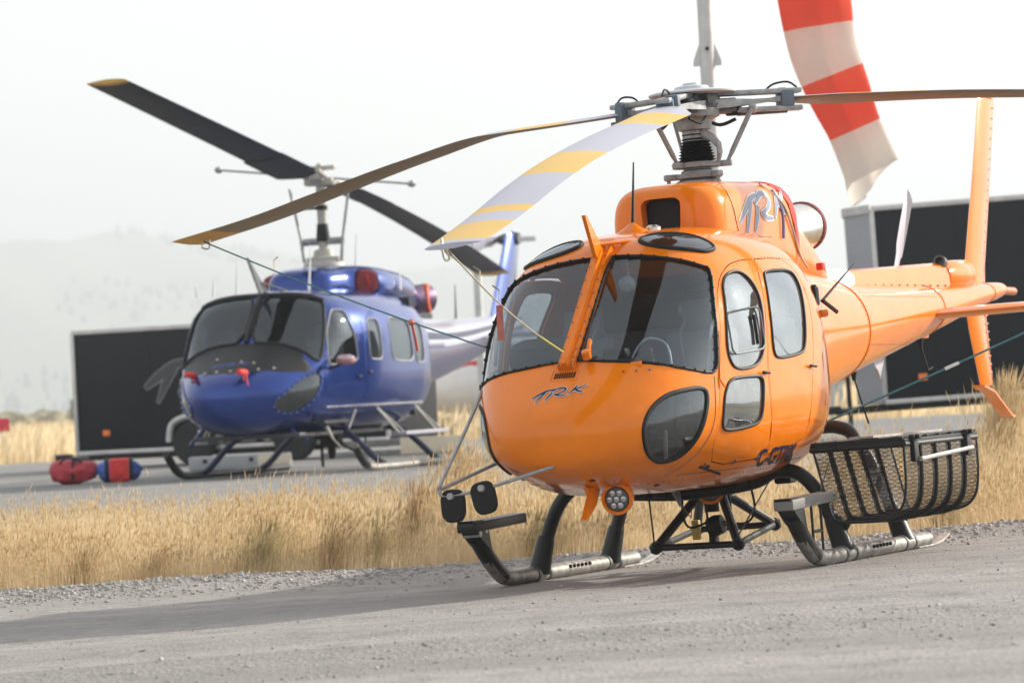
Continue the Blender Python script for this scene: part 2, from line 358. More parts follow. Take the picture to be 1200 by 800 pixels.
def ground_mat(name, c1, c2, c3, sc=(.6, 9, 60), bump=.6, rough=.9, stretch=(1, 1, 1)):
    m = bpy.data.materials.new(name); m.use_nodes = True; n = m.node_tree.nodes; l = m.node_tree.links; b = n['Principled BSDF']; b.inputs['Roughness'].default_value = rough
    b.inputs['Specular IOR Level'].default_value = .25
    tc = n.new('ShaderNodeTexCoord'); mp = n.new('ShaderNodeMapping'); mp.inputs['Scale'].default_value = stretch; l.new(tc.outputs['Object'], mp.inputs['Vector'])
    N = []
    for q, s in enumerate(sc):
        z = n.new('ShaderNodeTexNoise'); z.inputs['Scale'].default_value = s; z.inputs['Detail'].default_value = 6; z.inputs['Roughness'].default_value = .65
        l.new((mp if q == 0 else tc).outputs['Vector' if q == 0 else 'Object'], z.inputs['Vector']); N.append(z)
    def ramp(src, lo, hi):
        r = n.new('ShaderNodeMapRange'); r.inputs[1].default_value = lo; r.inputs[2].default_value = hi; l.new(src, r.inputs[0]); return r.outputs[0]
    def mix(f, a, c):
        x = n.new('ShaderNodeMix'); x.data_type = 'RGBA'; l.new(f, x.inputs[0])
        for k, v in ((6, a), (7, c)):
            if isinstance(v, tuple): x.inputs[k].default_value = (*v, 1)
            else: l.new(v, x.inputs[k])
        return x.outputs[2]
    c = mix(ramp(N[0].outputs['Fac'], .38, .62), c1, c2); c = mix(ramp(N[1].outputs['Fac'], .48, .72), c, c3)
    sp = n.new('ShaderNodeTexVoronoi'); sp.inputs['Scale'].default_value = sc[2]; l.new(tc.outputs['Object'], sp.inputs['Vector'])
    dk = n.new('ShaderNodeMix'); dk.data_type = 'RGBA'; dk.blend_type = 'MULTIPLY'; dk.inputs[0].default_value = .38; l.new(c, dk.inputs[6])
    cr = n.new('ShaderNodeMapRange'); cr.inputs[3].default_value = .6; cr.inputs[4].default_value = 1.35; l.new(sp.outputs['Color'], cr.inputs[0]); l.new(cr.outputs[0], dk.inputs[7])
    l.new(dk.outputs[2], b.inputs['Base Color'])
    ad = n.new('ShaderNodeMath'); ad.operation = 'ADD'; l.new(N[1].outputs['Fac'], ad.inputs[0]); l.new(sp.outputs['Distance'], ad.inputs[1])
    bp = n.new('ShaderNodeBump'); bp.inputs['Strength'].default_value = bump; bp.inputs['Distance'].default_value = .02; l.new(ad.outputs[0], bp.inputs['Height']); l.new(bp.outputs[0], b.inputs['Normal'])
    MATS[name] = m; return m
FIELD = ground_mat('dry_field', (.40, .31, .18), (.46, .37, .24), (.32, .28, .18), (.05, .5, 6), .4)
ROAD = ground_mat('gravel_road', (.235, .226, .216), (.325, .312, .298), (.20, .192, .184), (.3, 3, 38), .38, stretch=(.16, 1.5, 1))
TARM = ground_mat('worn_tarmac', (.20, .20, .20), (.25, .245, .24), (.17, .17, .17), (.15, 2, 40), .25, stretch=(.3, 1, 1))
STONE = mat('road_stone', (.32, .305, .29), .85, var=.45, scale=9, bump=.5, bscale=50)
def axis_pts(*segs):
    out = []
    for a, b, n in segs: out += list(np.linspace(a, b, n, endpoint=False))
    return np.array(out + [segs[-1][1]])
GX = axis_pts((-2100, -60, 18), (-60, -9, 16), (-9, 9, 60), (9, 60, 16), (60, 2100, 18))
sheet('ground', GX, axis_pts((-200, 0, 8), (0, 19, 10), (19, 48, 58), (48, 100, 20), (100, 6080, 60)), lambda X, Y: gz(X, Y) - .03 - .12 * (1 - sm(29.5, 31.6, Y)) - .1 * sm(37.2, 38.5, Y) * (1 - sm(84, 92, Y)) * sm(-60, -40, X), FIELD)
def edge_y(X): return 31.35 + .18 * np.sin(X * .9 + 1) + .12 * np.sin(X * 2.3) + .05 * np.sin(X * 6.1)
def road_z(X, Y):
    z = gz(X, Y)
    return z + .012 * np.sin(Y * 2.6 + .25 * np.sin(X * .5)) * sm(16, 18, Y) * (1 - sm(24.2, 25.5, Y)) + .05 * np.exp(-((Y - 30.6) / .5) ** 2) * (1 + .3 * np.sin(X * 2.1)) + .035 * np.exp(-((Y - 19.8 - .05 * X) / .35) ** 2)
_rx = axis_pts((-60, -8, 30), (-8, 8, 160), (8, 60, 30)); _ry = axis_pts((-30, 15, 20), (15, 32, 120))
sheet('road', _rx, _ry, lambda X, Y: road_z(X, Y) - .16 * sm(31.2, 31.9, Y), ROAD)
sheet('tarmac', axis_pts((-45, 60, 60)), axis_pts((36.6, 86, 60)), lambda X, Y: gz(X, Y) + .004, TARM)

def stuff_mesh(name, V, quads, tris, m):
    me = bpy.data.meshes.new(name); nq, nt = len(quads), len(tris); me.vertices.add(len(V)); me.vertices.foreach_set('co', np.asarray(V, np.float32).ravel())
    me.loops.add(nq * 4 + nt * 3); me.loops.foreach_set('vertex_index', np.r_[np.asarray(quads, np.int32).ravel(), np.asarray(tris, np.int32).ravel()].astype(np.int32))
    me.polygons.add(nq + nt); me.polygons.foreach_set('loop_start', np.r_[np.arange(nq) * 4, nq * 4 + np.arange(nt) * 3].astype(np.int32))
    me.update(calc_edges=True); me.validate(); me.materials.append(m)
    o = link(name, me); o['kind'] = 'stuff'; return o
t_ = (1 + 5 ** .5) / 2
ICO = np.array([(-1, t_, 0), (1, t_, 0), (-1, -t_, 0), (1, -t_, 0), (0, -1, t_), (0, 1, t_), (0, -1, -t_), (0, 1, -t_), (t_, 0, -1), (t_, 0, 1), (-t_, 0, -1), (-t_, 0, 1)]) / 1.9
ICF = np.array([(0, 11, 5), (0, 5, 1), (0, 1, 7), (0, 7, 10), (0, 10, 11), (1, 5, 9), (5, 11, 4), (11, 10, 2), (10, 7, 6), (7, 1, 8), (3, 9, 4), (3, 4, 2), (3, 2, 6), (3, 6, 8), (3, 8, 9), (4, 9, 5), (2, 4, 11), (6, 2, 10), (8, 6, 7), (9, 8, 1)])
def stones(name, n, pos, size, label):
    X, Y = pos(n); Z = road_z(X, Y); s = size(n); V = ICO[None] * (1 + .28 * rng.standard_normal((n, 12, 1))) * s[:, None, None] * (.5 + .7 * rng.random((n, 1, 3))) * np.array([1, 1, .75])
    a = rng.random(n) * 6.28; c, q = np.cos(a)[:, None], np.sin(a)[:, None]
    V = np.stack([V[..., 0] * c - V[..., 1] * q + X[:, None], V[..., 0] * q + V[..., 1] * c + Y[:, None], V[..., 2] + (Z + s * .12)[:, None]], 2)
    T = ICF[None] + (np.arange(n) * 12)[:, None, None]
    return tag(stuff_mesh(name, V.reshape(-1, 3), np.zeros((0, 4), int), T.reshape(-1, 3), STONE), label, 'gravel')
def p_edge(n):
    X = rng.uniform(-7, 7, n); return X, np.minimum(edge_y(X) - .05 - np.abs(rng.normal(0, .85, n)), 31.4)
def p_front(n):
    X = rng.uniform(-4, 4, n); return X, 19.2 + .12 * X + np.abs(rng.normal(0, .5, n)) * rng.choice([-1.6, 1], n)
def p_all(n): return rng.uniform(-6, 6, n), rng.uniform(17, 30.5, n)
stones('edge_gravel', 15000, p_edge, lambda n: .007 + .018 * rng.random(n) ** 3, 'band of loose grey gravel along the grass verge')
stones('foreground_gravel', 2600, p_front, lambda n: .0025 + .011 * rng.random(n) ** 4, 'loose gravel ridge on the open side of the road')
stones('scattered_grit', 1600, p_all, lambda n: .004 + .011 * rng.random(n) ** 5, 'fine grit scattered over the packed road')

# hills
def hillz(X, Y):
    h = np.zeros_like(X)
    X = X / 4.2; Y = Y / 4.2
    prof = np.interp(X, [-500, -190, -130, -95, -40, 60, 200, 500], [55, 64, 62, 55, 38, 26, 22, 30])
    h = prof * sm(820, 1330, Y)
    h += 5 * np.sin(X * .021 + Y * .006) * sm(820, 1000, Y) + 2.5 * np.sin(X * .06 + 2) * np.sin(Y * .02) * sm(820, 1000, Y) + 1.2 * np.sin(X * .17 + Y * .05) * sm(900, 1100, Y)
    return h * .94 * 4.2 + .1
HILL = ground_mat('hazy_hillside', (.34, .28, .17), (.26, .24, .15), (.16, .18, .11), (.01, .05, .8), .3)
sheet('hills', np.linspace(-2000, 2000, 120), np.linspace(3400, 6040, 70), hillz, HILL)
TREEFAR = mat('far_conifer', (.035, .055, .03), .9, var=.3)
V = []; T = []
for k in range(2600):
    x = rng.uniform(-1300, 120); y = rng.uniform(3580, 5580)
    if math.sin(x * .0125) + math.sin(y * .0075 + x * .005) + rng.normal(0, .35) < .7: continue
    z = float(hillz(np.array(x), np.array(y))); h = rng.uniform(6, 14); o = len(V)
    for j, (rr, hh) in enumerate(((.30, .1), (.22, .4), (.12, .75))):
        for a in range(6): V.append((x + math.cos(a * 1.047 + j) * rr * h * rng.uniform(.8, 1.2), y + math.sin(a * 1.047 + j) * rr * h, z + h * hh))
    V.append((x, y, z + h)); V.append((x, y, z - .3))
    for j in range(2):
        for a in range(6): T += [(o + j * 6 + a, o + j * 6 + (a + 1) % 6, o + j * 6 + 6 + a), (o + j * 6 + (a + 1) % 6, o + j * 6 + 6 + (a + 1) % 6, o + j * 6 + 6 + a)]
    T += [(o + 12 + a, o + 12 + (a + 1) % 6, o + 18) for a in range(6)] + [(o + (a + 1) % 6, o + a, o + 19) for a in range(6)]
tag(stuff_mesh('hill_trees', V, np.zeros((0, 4), int), T, TREEFAR), 'scattered dark conifers on the hazy hillside', 'trees')
# low brush line at the foot of the field
V = []; T = []
BRUSH = mat('far_brush', (.26, .235, .15), .9, var=.4, scale=.2)
for k in range(2600):
    x = rng.uniform(-70, 60); y = rng.uniform(330, 420); s = rng.uniform(.5, 1.5) * (1.4 if rng.random() < .2 else 1); o = len(V)
    for p in ICO: V.append((x + p[0] * s * rng.uniform(.7, 1.3), y + p[1] * s, .26 + max(-.1, (p[2] + .4) * s * .5 * rng.uniform(.7, 1.4))))
    T += [(o + a, o + b, o + c) for a, b, c in ICF]
tag(stuff_mesh('brush_line', V, np.zeros((0, 4), int), T, BRUSH), 'low scrub line along the far edge of the field', 'shrubs')

# ------------------------------------------------------------------ dry grass
def grass_mat(name, c1, c2, c3):
    m = bpy.data.materials.new(name); m.use_nodes = True; n = m.node_tree.nodes; l = m.node_tree.links; n.clear()
    g = n.new('ShaderNodeNewGeometry'); cr = n.new('ShaderNodeValToRGB'); e = cr.color_ramp.elements
    e[0].color = (*c1, 1); e[1].color = (*c3, 1); x = e.new(.5); x.color = (*c2, 1)
    tc = n.new('ShaderNodeTexCoord'); nz = n.new('ShaderNodeTexNoise'); nz.inputs['Scale'].default_value = .9; nz.inputs['Detail'].default_value = 4; l.new(tc.outputs['Object'], nz.inputs['Vector'])
    ad = n.new('ShaderNodeMath'); ad.operation = 'MULTIPLY_ADD'; ad.inputs[1].default_value = .5; l.new(g.outputs['Random Per Island'], ad.inputs[0])
    sb = n.new('ShaderNodeMath'); sb.operation = 'SUBTRACT'; sb.inputs[1].default_value = .25; l.new(nz.outputs['Fac'], sb.inputs[0]); l.new(sb.outputs[0], ad.inputs[2]); l.new(ad.outputs[0], cr.inputs[0])
    d = n.new('ShaderNodeBsdfDiffuse'); t = n.new('ShaderNodeBsdfTranslucent'); l.new(cr.outputs[0], d.inputs[0]); l.new(cr.outputs[0], t.inputs[0])
    mx = n.new('ShaderNodeMixShader'); mx.inputs[0].default_value = .58; l.new(d.outputs[0], mx.inputs[1]); l.new(t.outputs[0], mx.inputs[2])
    o = n.new('ShaderNodeOutputMaterial'); l.new(mx.outputs[0], o.inputs[0]); MATS[name] = m; return m
GRASS = grass_mat('dry_grass', (.62, .48, .28), (.74, .61, .40), (.82, .73, .55))
WEED = grass_mat('dry_weed', (.46, .35, .20), (.60, .46, .28), (.72, .57, .37))
WEEDG = grass_mat('greenish_weed', (.42, .37, .20), (.56, .48, .28), (.70, .58, .37))
def stems(X, Y, Z, Hh, lean, wid, head):
    """thin bent blades plus feathery seed heads -> V, quads, tris"""
    n = len(X); a = rng.random(n) * 6.28; ca, sa = np.cos(a), np.sin(a); ld = rng.normal(.55, .6, n) + 1.6 * np.sin(X * 1.3 + 2 * np.sin(Y * .9)) * np.sin(Y * 1.7 + X * .4); lx, ly = np.cos(ld) * lean, np.sin(ld) * lean
    def pt(f, w, k): return np.stack([X + lx * Hh * f ** 2 + ca * w * k, Y + ly * Hh * f ** 2 + sa * w * k, Z + Hh * f * (1 - .25 * (lean * f) ** 2)], 1)
    P = [pt(0, wid, -.5), pt(0, wid, .5), pt(.55, wid * .8, .5), pt(.55, wid * .8, -.5), pt(1, 0, 0)]
    V = np.stack(P, 1).reshape(-1, 3); b = np.arange(n)[:, None] * 5; Q = b + np.array([[0, 1, 2, 3]]); T = b + np.array([[3, 2, 4]])
    h = np.where(rng.random(n) < head)[0]; k = len(h)
    if k:
        L = Hh[h] * rng.uniform(.14, .28, k); W = rng.uniform(.002, .0055, k); p1 = pt(1, 0, 0)[h]; dr = np.stack([lx[h] * 1.6, ly[h] * 1.6, np.ones(k)], 1); dr /= np.linalg.norm(dr, axis=1, keepdims=True)
        c0 = p1 - dr * (L * .5)[:, None]; u = np.stack([ca[h], sa[h], np.zeros(k)], 1); w = np.stack([-sa[h], ca[h], np.zeros(k)], 1); mid = c0 + dr * (L * .35)[:, None]; tip = c0 + dr * L[:, None]
        HV = np.stack([c0, mid + u * W[:, None], mid + w * W[:, None], mid - u * W[:, None], mid - w * W[:, None], tip], 1).reshape(-1, 3); o = len(V); hb = o + np.arange(k)[:, None] * 6
        HT = np.concatenate([hb + np.array([[0, i, j]]) for i, j in ((1, 2), (2, 3), (3, 4), (4, 1))] + [hb + np.array([[5, j, i]]) for i, j in ((1, 2), (2, 3), (3, 4), (4, 1))])
        V = np.concatenate([V, HV]); T = np.concatenate([T, HT])
    return V, Q, T
def fbm(X, Y, s, seed=0.):
    return np.array([noise.fractal(Vector((x * s + seed, y * s, seed)), 1, 2, 3) for x, y in zip(X, Y)])
n1, n2, n3 = 64000, 46000, 12000
X = np.r_[rng.uniform(-6.5, 6.5, n1), rng.uniform(-8, 8, n2), rng.uniform(-8.5, 8.5, n3)]
Y = np.r_[31.2 + 2.4 * rng.random(n1) ** 1.2, rng.uniform(33.2, 36.2, n2), rng.uniform(36, 37.6, n3)]
k_ = Y > edge_y(X) + rng.normal(0, .12, len(X)); X, Y = X[k_], Y[k_]
cl = fbm(X, Y, .8, 3.1); cl2 = fbm(X, Y, 2.6, 9.); keep = rng.random(len(X)) < np.clip(.62 + cl * .8 + cl2 * .8, .06, 1); X, Y, cl, cl2 = X[keep], Y[keep], cl[keep], cl2[keep]
Hh = np.clip((.31 + .16 * cl + .10 * cl2 + rng.normal(0, .07, len(X)) + .20 * (rng.random(len(X)) < .06)) * (.50 + .50 * sm(-.1, 1.3, Y - edge_y(X))), .08, .85)
Hh *= .86 + .20 * sm(-.5, 3.2, X) + .16 * sm(-2.2, -.6, X) * (1 - sm(.4, 1.5, X)); Hh *= 1 - .45 * sm(34, 37, Y) * (1 - sm(0, 2.5, X))
V, Q, T = stems(X, Y, gz(X, Y) - .04, Hh, np.abs(rng.normal(.22, .14, len(X))), rng.uniform(.002, .0038, len(X)), .5)
tag(stuff_mesh('dry_grass', V, Q, T, GRASS), 'strip of golden dry grass between the road and the tarmac', 'grass')
X = rng.uniform(-30, 14, 26000); Y = 87 + 150 * rng.random(26000) ** 1.6
V, Q, T = stems(X, Y, gz(X, Y) - .05, rng.uniform(.3, .9, 26000), np.abs(rng.normal(.3, .1, 26000)), np.full(26000, .05), .2)
tag(stuff_mesh('far_grass', V, Q, T, GRASS), 'tawny dry grass field beyond the tarmac', 'grass')
def weed(name, x, y, h, w, n, m, label, lean=.35):
    r = np.abs(rng.normal(0, .35, n)) * w * .5; a = rng.random(n) * 6.28; X = x + r * np.cos(a); Y = y + r * np.sin(a); Z = gz(X, Y) - .04
    Hh = h * rng.uniform(.45, 1, n) * np.clip(1 - r / w * .5, .3, 1)
    V, Q, T = stems(X - x, Y - y, Z - float(gz(x, y)), Hh, np.abs(rng.normal(lean, .2, n)), rng.uniform(.003, .006, n), .35)
    o = stuff_mesh(name, V, Q, T, m); del o['kind']; o.location = (x, y, float(gz(x, y))); return tag(o, label, 'weed')
weed('weed_clump', -1.98, 31.75, .46, .75, 650, WEEDG, 'greenish rounded weed clump at the gravel edge left of the skids')
weed('weed_clump', -1.45, 31.95, .46, .6, 420, WEED, 'brown spreading weed clump leaning out beside the greenish clump')
weed('weed_clump', -2.75, 31.75, .34, .5, 320, WEED, 'small brown weed clump alone on the gravel edge')
weed('weed_clump', -3.3, 31.6, .33, .4, 450, WEED, 'low straggly weed clump at the far end of the gravel edge')
weed('tall_weed', -.83, 32.3, .66, .34, 420, WEED, 'tall narrow brown weed standing beside the mirror rods', .12)
weed('weed_clump', -1.12, 32.1, .46, .42, 260, WEEDG, 'middling weed clump next to the tall narrow weed')
weed('weed_clump', .10, 32.05, .40, .55, 700, WEEDG, 'grey green weed clump seen through the right skid')
weed('weed_clump', .62, 32.1, .36, .4, 450, WEED, 'small weed clump behind the front landing light')
weed('weed_clump', 3.15, 32.0, .42, .6, 700, WEEDG, 'greenish weed clump below the wire basket end')
weed('tall_grass_tuft', 4.15, 36.6, .98, .8, 2200, GRASS, 'tall golden grass tuft rising behind the basket under the tail fin', .2)
weed('tall_grass_tuft', -.50, 34.6, .72, 1.2, 1800, GRASS, 'broad tall golden tuft between the two helicopters', .2)
# ------------------------------------------------------------------ orange helicopter (x forward, y to its left, z up from the skids)
AS = [(2.955, .006, .925, .937, .93, 2, 2), (2.945, .14, .835, 1.02, .93, 2.1, 2.1), (2.90, .275, .75, 1.085, .93, 2.1, 2.2), (2.80, .428, .70, 1.175, .94, 2.15, 2.3),
      (2.65, .555, .655, 1.30, .96, 2.1, 2.6), (2.45, .662, .615, 1.475, .99, 2.1, 2.9), (2.2, .745, .58, 1.71, 1.03, 2.15, 3.0), (2.0, .793, .558, 1.90, 1.06, 2.4, 3.2),
      (1.83, .828, .545, 2.045, 1.08, 2.7, 3.1), (1.7, .862, .535, 2.11, 1.1, 2.9, 3.0), (1.5, .89, .53, 2.155, 1.12, 3.1, 3.0), (1.2, .92, .53, 2.185, 1.14, 3.1, 3.0),
      (.8, .935, .53, 2.2, 1.16, 3.1, 2.9), (.5, .925, .535, 2.2, 1.18, 3.0, 2.8), (.25, .875, .555, 2.185, 1.2, 2.8, 2.7), (0, .785, .61, 2.17, 1.24, 2.6, 2.6), (-.25, .685, .70, 2.15, 1.3, 2.4, 2.5), (-.5, .59, .80, 2.12, 1.36, 2.3, 2.4),
      (-.75, .515, .89, 2.09, 1.41, 2.2, 2.3), (-1.0, .47, .955, 2.05, 1.44, 2.1, 2.2), (-1.5, .435, 1.03, 1.98, 1.48, 2.1, 2.1), (-2.0, .405, 1.10, 1.92, 1.5, 2, 2.1),
      (-2.5, .375, 1.18, 1.875, 1.53, 2, 2), (-3.5, .315, 1.31, 1.86, 1.59, 2, 2), (-5, .225, 1.51, 1.86, 1.69, 2, 2), (-6.4, .135, 1.70, 1.88, 1.79, 2, 2),
      (-6.95, .09, 1.765, 1.885, 1.825, 2, 2), (-7.03, .06, 1.79, 1.87, 1.83, 2, 2), (-7.06, .01, 1.82, 1.84, 1.83, 2, 2)]
HEL = thing('orange_helicopter', 'orange single-rotor light helicopter parked on the gravel road with a wire basket', 'helicopter', frame(HO, TH, HROLL))
CAB = AS[:22]; RG = loft(CAB, 130, 112); BV = bvh_rings(loft(AS, 170, 112))
Y_ = Vector((0, 1, 0)); Xf = Vector((1, 0, 0))
ws = chaikin([(2.6, .052, 1.372), (2.6, .29, 1.352), (2.55, .5, 1.326), (2.4, .66, 1.280), (2.15, .750, 1.240), (2.1, .765, 1.258), (2.07, .768, 1.335), (2.0, .753, 1.53), (1.84, .697, 1.79), (1.78, .662, 1.876), (1.78, .64, 1.895),
              (1.86, .516, 1.946), (1.9, .31, 1.99), (1.89, .14, 2.005), (1.88, .052, 2.008)], 1)
ws = [Vector(p) for p in [(2.6, .05, 1.372)]] + ws[1:-1]
chin = spline([(2.56, .597, 1.12), (2.40, .675, 1.15), (2.255, .727, 1.15), (2.224, .738, 1.09), (2.26, .724, .97), (2.297, .666, .846), (2.33, .583, .765), (2.40, .512, .732), (2.51, .478, .742), (2.655, .476, .81), (2.72, .494, .923), (2.675, .528, 1.037)], 4, True)
AXC = Vector((.64, .76, -.1)).normalized()
roofw = spline([(1.725, .20, 2.09), (1.61, .25, 2.1), (1.53, .41, 2.1), (1.515, .55, 2.05), (1.56, .615, 2.0), (1.69, .585, 2.0), (1.78, .45, 2.02), (1.79, .30, 2.05)], 5, True); AXR = Vector((.15, .1, 1)).normalized()
win1 = spline([(1.67, .9, 1.845), (1.54, .9, 1.86), (1.46, .9, 1.81), (1.435, .9, 1.70), (1.485, .9, 1.52), (1.545, .9, 1.36), (1.65, .9, 1.278), (1.83, .9, 1.257), (1.93, .9, 1.30), (1.94, .9, 1.43), (1.83, .9, 1.69), (1.765, .9, 1.79)], 5, True)
win2 = chaikin([(1.18, .9, 1.86), (.70, .9, 1.872), (.655, .9, 1.80), (.76, .9, 1.60), (.87, .9, 1.37), (.95, .9, 1.332), (1.35, .9, 1.303), (1.405, .9, 1.36), (1.345, .9, 1.63), (1.245, .9, 1.82)], 2)
lowin = chaikin([(1.97, .9, 1.195), (1.80, .9, 1.205), (1.62, .9, 1.205), (1.575, .9, 1.17), (1.62, .9, .97), (1.67, .9, .915), (1.84, .9, .893), (2.02, .9, .887), (2.075, .9, .93), (2.045, .9, 1.10)], 2)
fdoor = chaikin([(1.93, 0, .68), (2.08, 0, .80), (2.125, 0, .95), (2.055, 0, 1.27), (1.975, 0, 1.50), (1.88, 0, 1.71), (1.76, 0, 1.83), (1.59, 0, 1.905), (1.40, 0, 1.932), (1.242, 0, 1.935), (1.242, 0, 1.925), (1.385, 0, 1.70), (1.475, 0, 1.40), (1.51, 0, 1.25), (1.50, 0, .99), (1.44, 0, .712), (1.47, 0, .703)], 1)
rdoor = chaikin([(1.405, 0, .718), (1.42, 0, .715), (1.48, 0, .99), (1.49, 0, 1.25), (1.455, 0, 1.40), (1.365, 0, 1.70), (1.22, 0, 1.93), (1.20, 0, 1.937), (.9, 0, 1.945), (.68, 0, 1.94), (.56, 0, 1.86), (.61, 0, 1.62), (.735, 0, 1.29), (.83, 0, 1.03), (.87, 0, .82), (.91, 0, .785)], 1)
def grow2(P, g):
    c = sum((Vector(p) for p in P), Vector()) / len(P); out = []
    for i, p in enumerate(P):
        t = (Vector(P[(i + 1) % len(P)]) - Vector(P[i - 1])); n = Vector((t.z, 0, -t.x)); n = n.normalized() if n.length > 1e-9 else n
        if n.dot(Vector((p[0] - c.x, 0, p[2] - c.z))) < 0: n = -n
        out.append(Vector(p) + n * g)
    return out
cuts = [MB() for _ in range(5)]
for sgn in (1, -1):
    f = (lambda P: [Vector(p) for p in P]) if sgn > 0 else mir
    mx = lambda a: Vector((a[0], a[1] * sgn, a[2]))
    cutter(cuts[0], f(ws), Xf, 1.2, 3.2); cutter(cuts[1], f(chin), mx(AXC), 1.7, 2.7); cutter(cuts[2], f(roofw), mx(AXR), 1.95, 2.9)
    cutter(cuts[3], f(grow2(fdoor, .005)), Y_ * sgn, .35, 1.2); cutter(cuts[4], f(grow2(rdoor, .005)), Y_ * sgn, .35, 1.2)
me = shell_mesh(RG, .022)
for c_ in cuts: me = boolean(me, c_)
fus = finish(me, [ORANGE, LINER], 'fuselage', HEL)
boomR = np.array([r for r in loft(AS, 400, 64) if r[0][0] < -1.95]); b_ = MB().rings(boomR); b_.build('tail_boom', ORANGE, HEL)
BR = BLACK
for sgn in (1, -1):
    f = (lambda P: [Vector(p) for p in P]) if sgn > 0 else mir
    mx = lambda a: Vector((a[0], a[1] * sgn, a[2]))
    g = MB(); patch(g, f(ws), Xf, BV, -.006, .035); w = g.build('windshield', GLASS, HEL, 180, False)
    P = on_surface(f(ws), Xf, BV, .002); rim = MB(); rim.tube(P, .011, 8, closed=True, flat=.9); bolts(rim, P, .085, .009, (.008, .004 * sgn, .008), 0); rim.build('rubber_seal', BLACK, w)
    g = MB(); patch(g, f(chin), mx(AXC), BV, -.004, .03); c = g.build('chin_window', GLASSD, HEL, 180, False); MB().tube(on_surface(f(chin), mx(AXC), BV, .001), .015, 8, closed=True, flat=.7).build('rubber_seal', BLACK, c)
    g = MB(); patch(g, f(roofw), mx(AXR), BV, .012, .03); c = g.build('roof_window', GLASSD, HEL, 180, False); MB().tube(on_surface(f(roofw), mx(AXR), BV, .004), .016, 8, closed=True).build('rubber_seal', BLACK, c)
    for nm, dr, wins in (('front_door', fdoor, (win1, lowin)), ('rear_door', rdoor, (win2,))):
        d = MB(); patch(d, f(dr), Y_ * sgn, BV, .0, .045, [f(w_) for w_ in wins], .02); do = d.build(nm, ORANGE, HEL, 50)
        for w_ in wins:
            g = MB(); patch(g, f(w_), Y_ * sgn, BV, -.005, .04); P = on_surface(f(w_), Y_ * sgn, BV, .002)
            gl = g.build('window_pane', GLASSS, do, 180, False); MB().tube(P, .011, 8, closed=True, flat=.8).build('window_seal', BR, do)
        if sgn > 0 or True:
            hx, hz = (1.565, 1.225) if nm == 'front_door' else (.80, 1.25)
            p, n = lift(BV, Vector((hx, 0, hz)), Y_ * sgn, .012); MB().tube([p + Vector((.045, 0, 0)), p + Vector((.03, .012 * sgn, 0)), p + Vector((-.04, .014 * sgn, -.004)), p + Vector((-.05, 0, -.004))], .009, 8).build('door_handle', BLACK, do)
    # sliding vent frame in the front door pane
    P = on_surface(f(chaikin([(1.885, .9, 1.60), (1.50, .9, 1.635), (1.53, .9, 1.37), (1.915, .9, 1.345)], 2, .1)), Y_ * sgn, BV, .010)
    vf = MB().tube(P, .006, 6, closed=True); q = on_surface([Vector((1.60, .9 * sgn, 1.58)), Vector((1.62, .9 * sgn, 1.40))], Y_ * sgn, BV, .012); vf.build('sliding_vent_frame', DGREY, HEL); MB().tube(q, .012, 6).build('vent_handle', BLACK, HEL)
    for x, z in ((2.0, .700), (1.75, .705), (1.52, .712)):
        p, n = lift(BV, Vector((x, 0, z)), Y_ * sgn, .003); p2, _ = lift(BV, Vector((x, 0, z - .022)), Y_ * sgn, .003); MB().tube([p, p2], .007, 6).build('sill_hinge', DGREY, HEL)
    p, n = lift(BV, Vector((2.005, 0, 1.49)), Y_ * sgn, .007); p2, _ = lift(BV, Vector((2.085, 0, 1.20)), Y_ * sgn, .007)
    MB().tube([p, p + (p2 - p) * .5, p2, p2 + Vector((-.02, .02 * sgn, -.05))], .006, 6).build('door_hinge_rod', ORANGE, HEL)
# panel seams
def seam(P, ax, name='panel_seam', r=.003, m=None): MB().tube(on_surface(P, ax, BV, .0005), r, 5).build(name, m or DGREY, HEL)
for sgn in (1, -1):
    seam([Vector((x, 0, .635 + .04 * (2.3 - x) * .6)) for x in np.linspace(2.1, .62, 24)], Y_ * sgn)
    seam([Vector((2.19 - .06 * t, 0, .64 + .58 * t)) for t in np.linspace(0, 1, 14)], Y_ * sgn)
    seam([Vector((x, 0, z)) for x, z in ((.50, .72), (.52, 1.0), (.51, 1.3), (.45, 1.6), (.34, 1.85))], Y_ * sgn)
    seam([Vector((x, 0, 1.40)) for x in np.linspace(-2.2, -4.5, 12)], Y_ * sgn, r=.002)
for x in (-2.25, -4.62, -6.45):
    ring = min(boomR, key=lambda r: abs(r[0][0] - x)); MB().tube([Vector(p) * 1.0 + Vector((0, (p[1]) * .006, (p[2] - ring[:, 2].mean()) * .006)) for p in ring], .004, 5, closed=True).build('boom_joint', ORANGE, HEL)
def rivets(P, step, r=.0042, m=None):
    mb = MB(); acc = 0
    for (a, na), (b, nb_) in zip(P, P[1:]):
        d = (b - a).length; t = step - acc
        while t < d: mb.lathe([(r, -r), (r * .9, r * .35), (r * .3, r * .5)], a + (b - a) * (t / d), na, 5); t += step
        acc = (acc + d) % step
    if mb.v: o = mb.build('rivet_row', m or ORANGE, HEL); o['kind'] = 'stuff'
for x in (-2.30, -2.20, -4.57, -4.67, -6.40):
    rivets([lift(BV, Vector((x, 0, z)), Y_, .0015) for z in np.linspace(1.25 + .1 * (-x - 2), 1.84, 14)], .03)
for z in (1.40, 1.75): rivets([lift(BV, Vector((x, 0, z)), Y_, .0015) for x in np.linspace(-2.3, -4.5, 24)], .06)
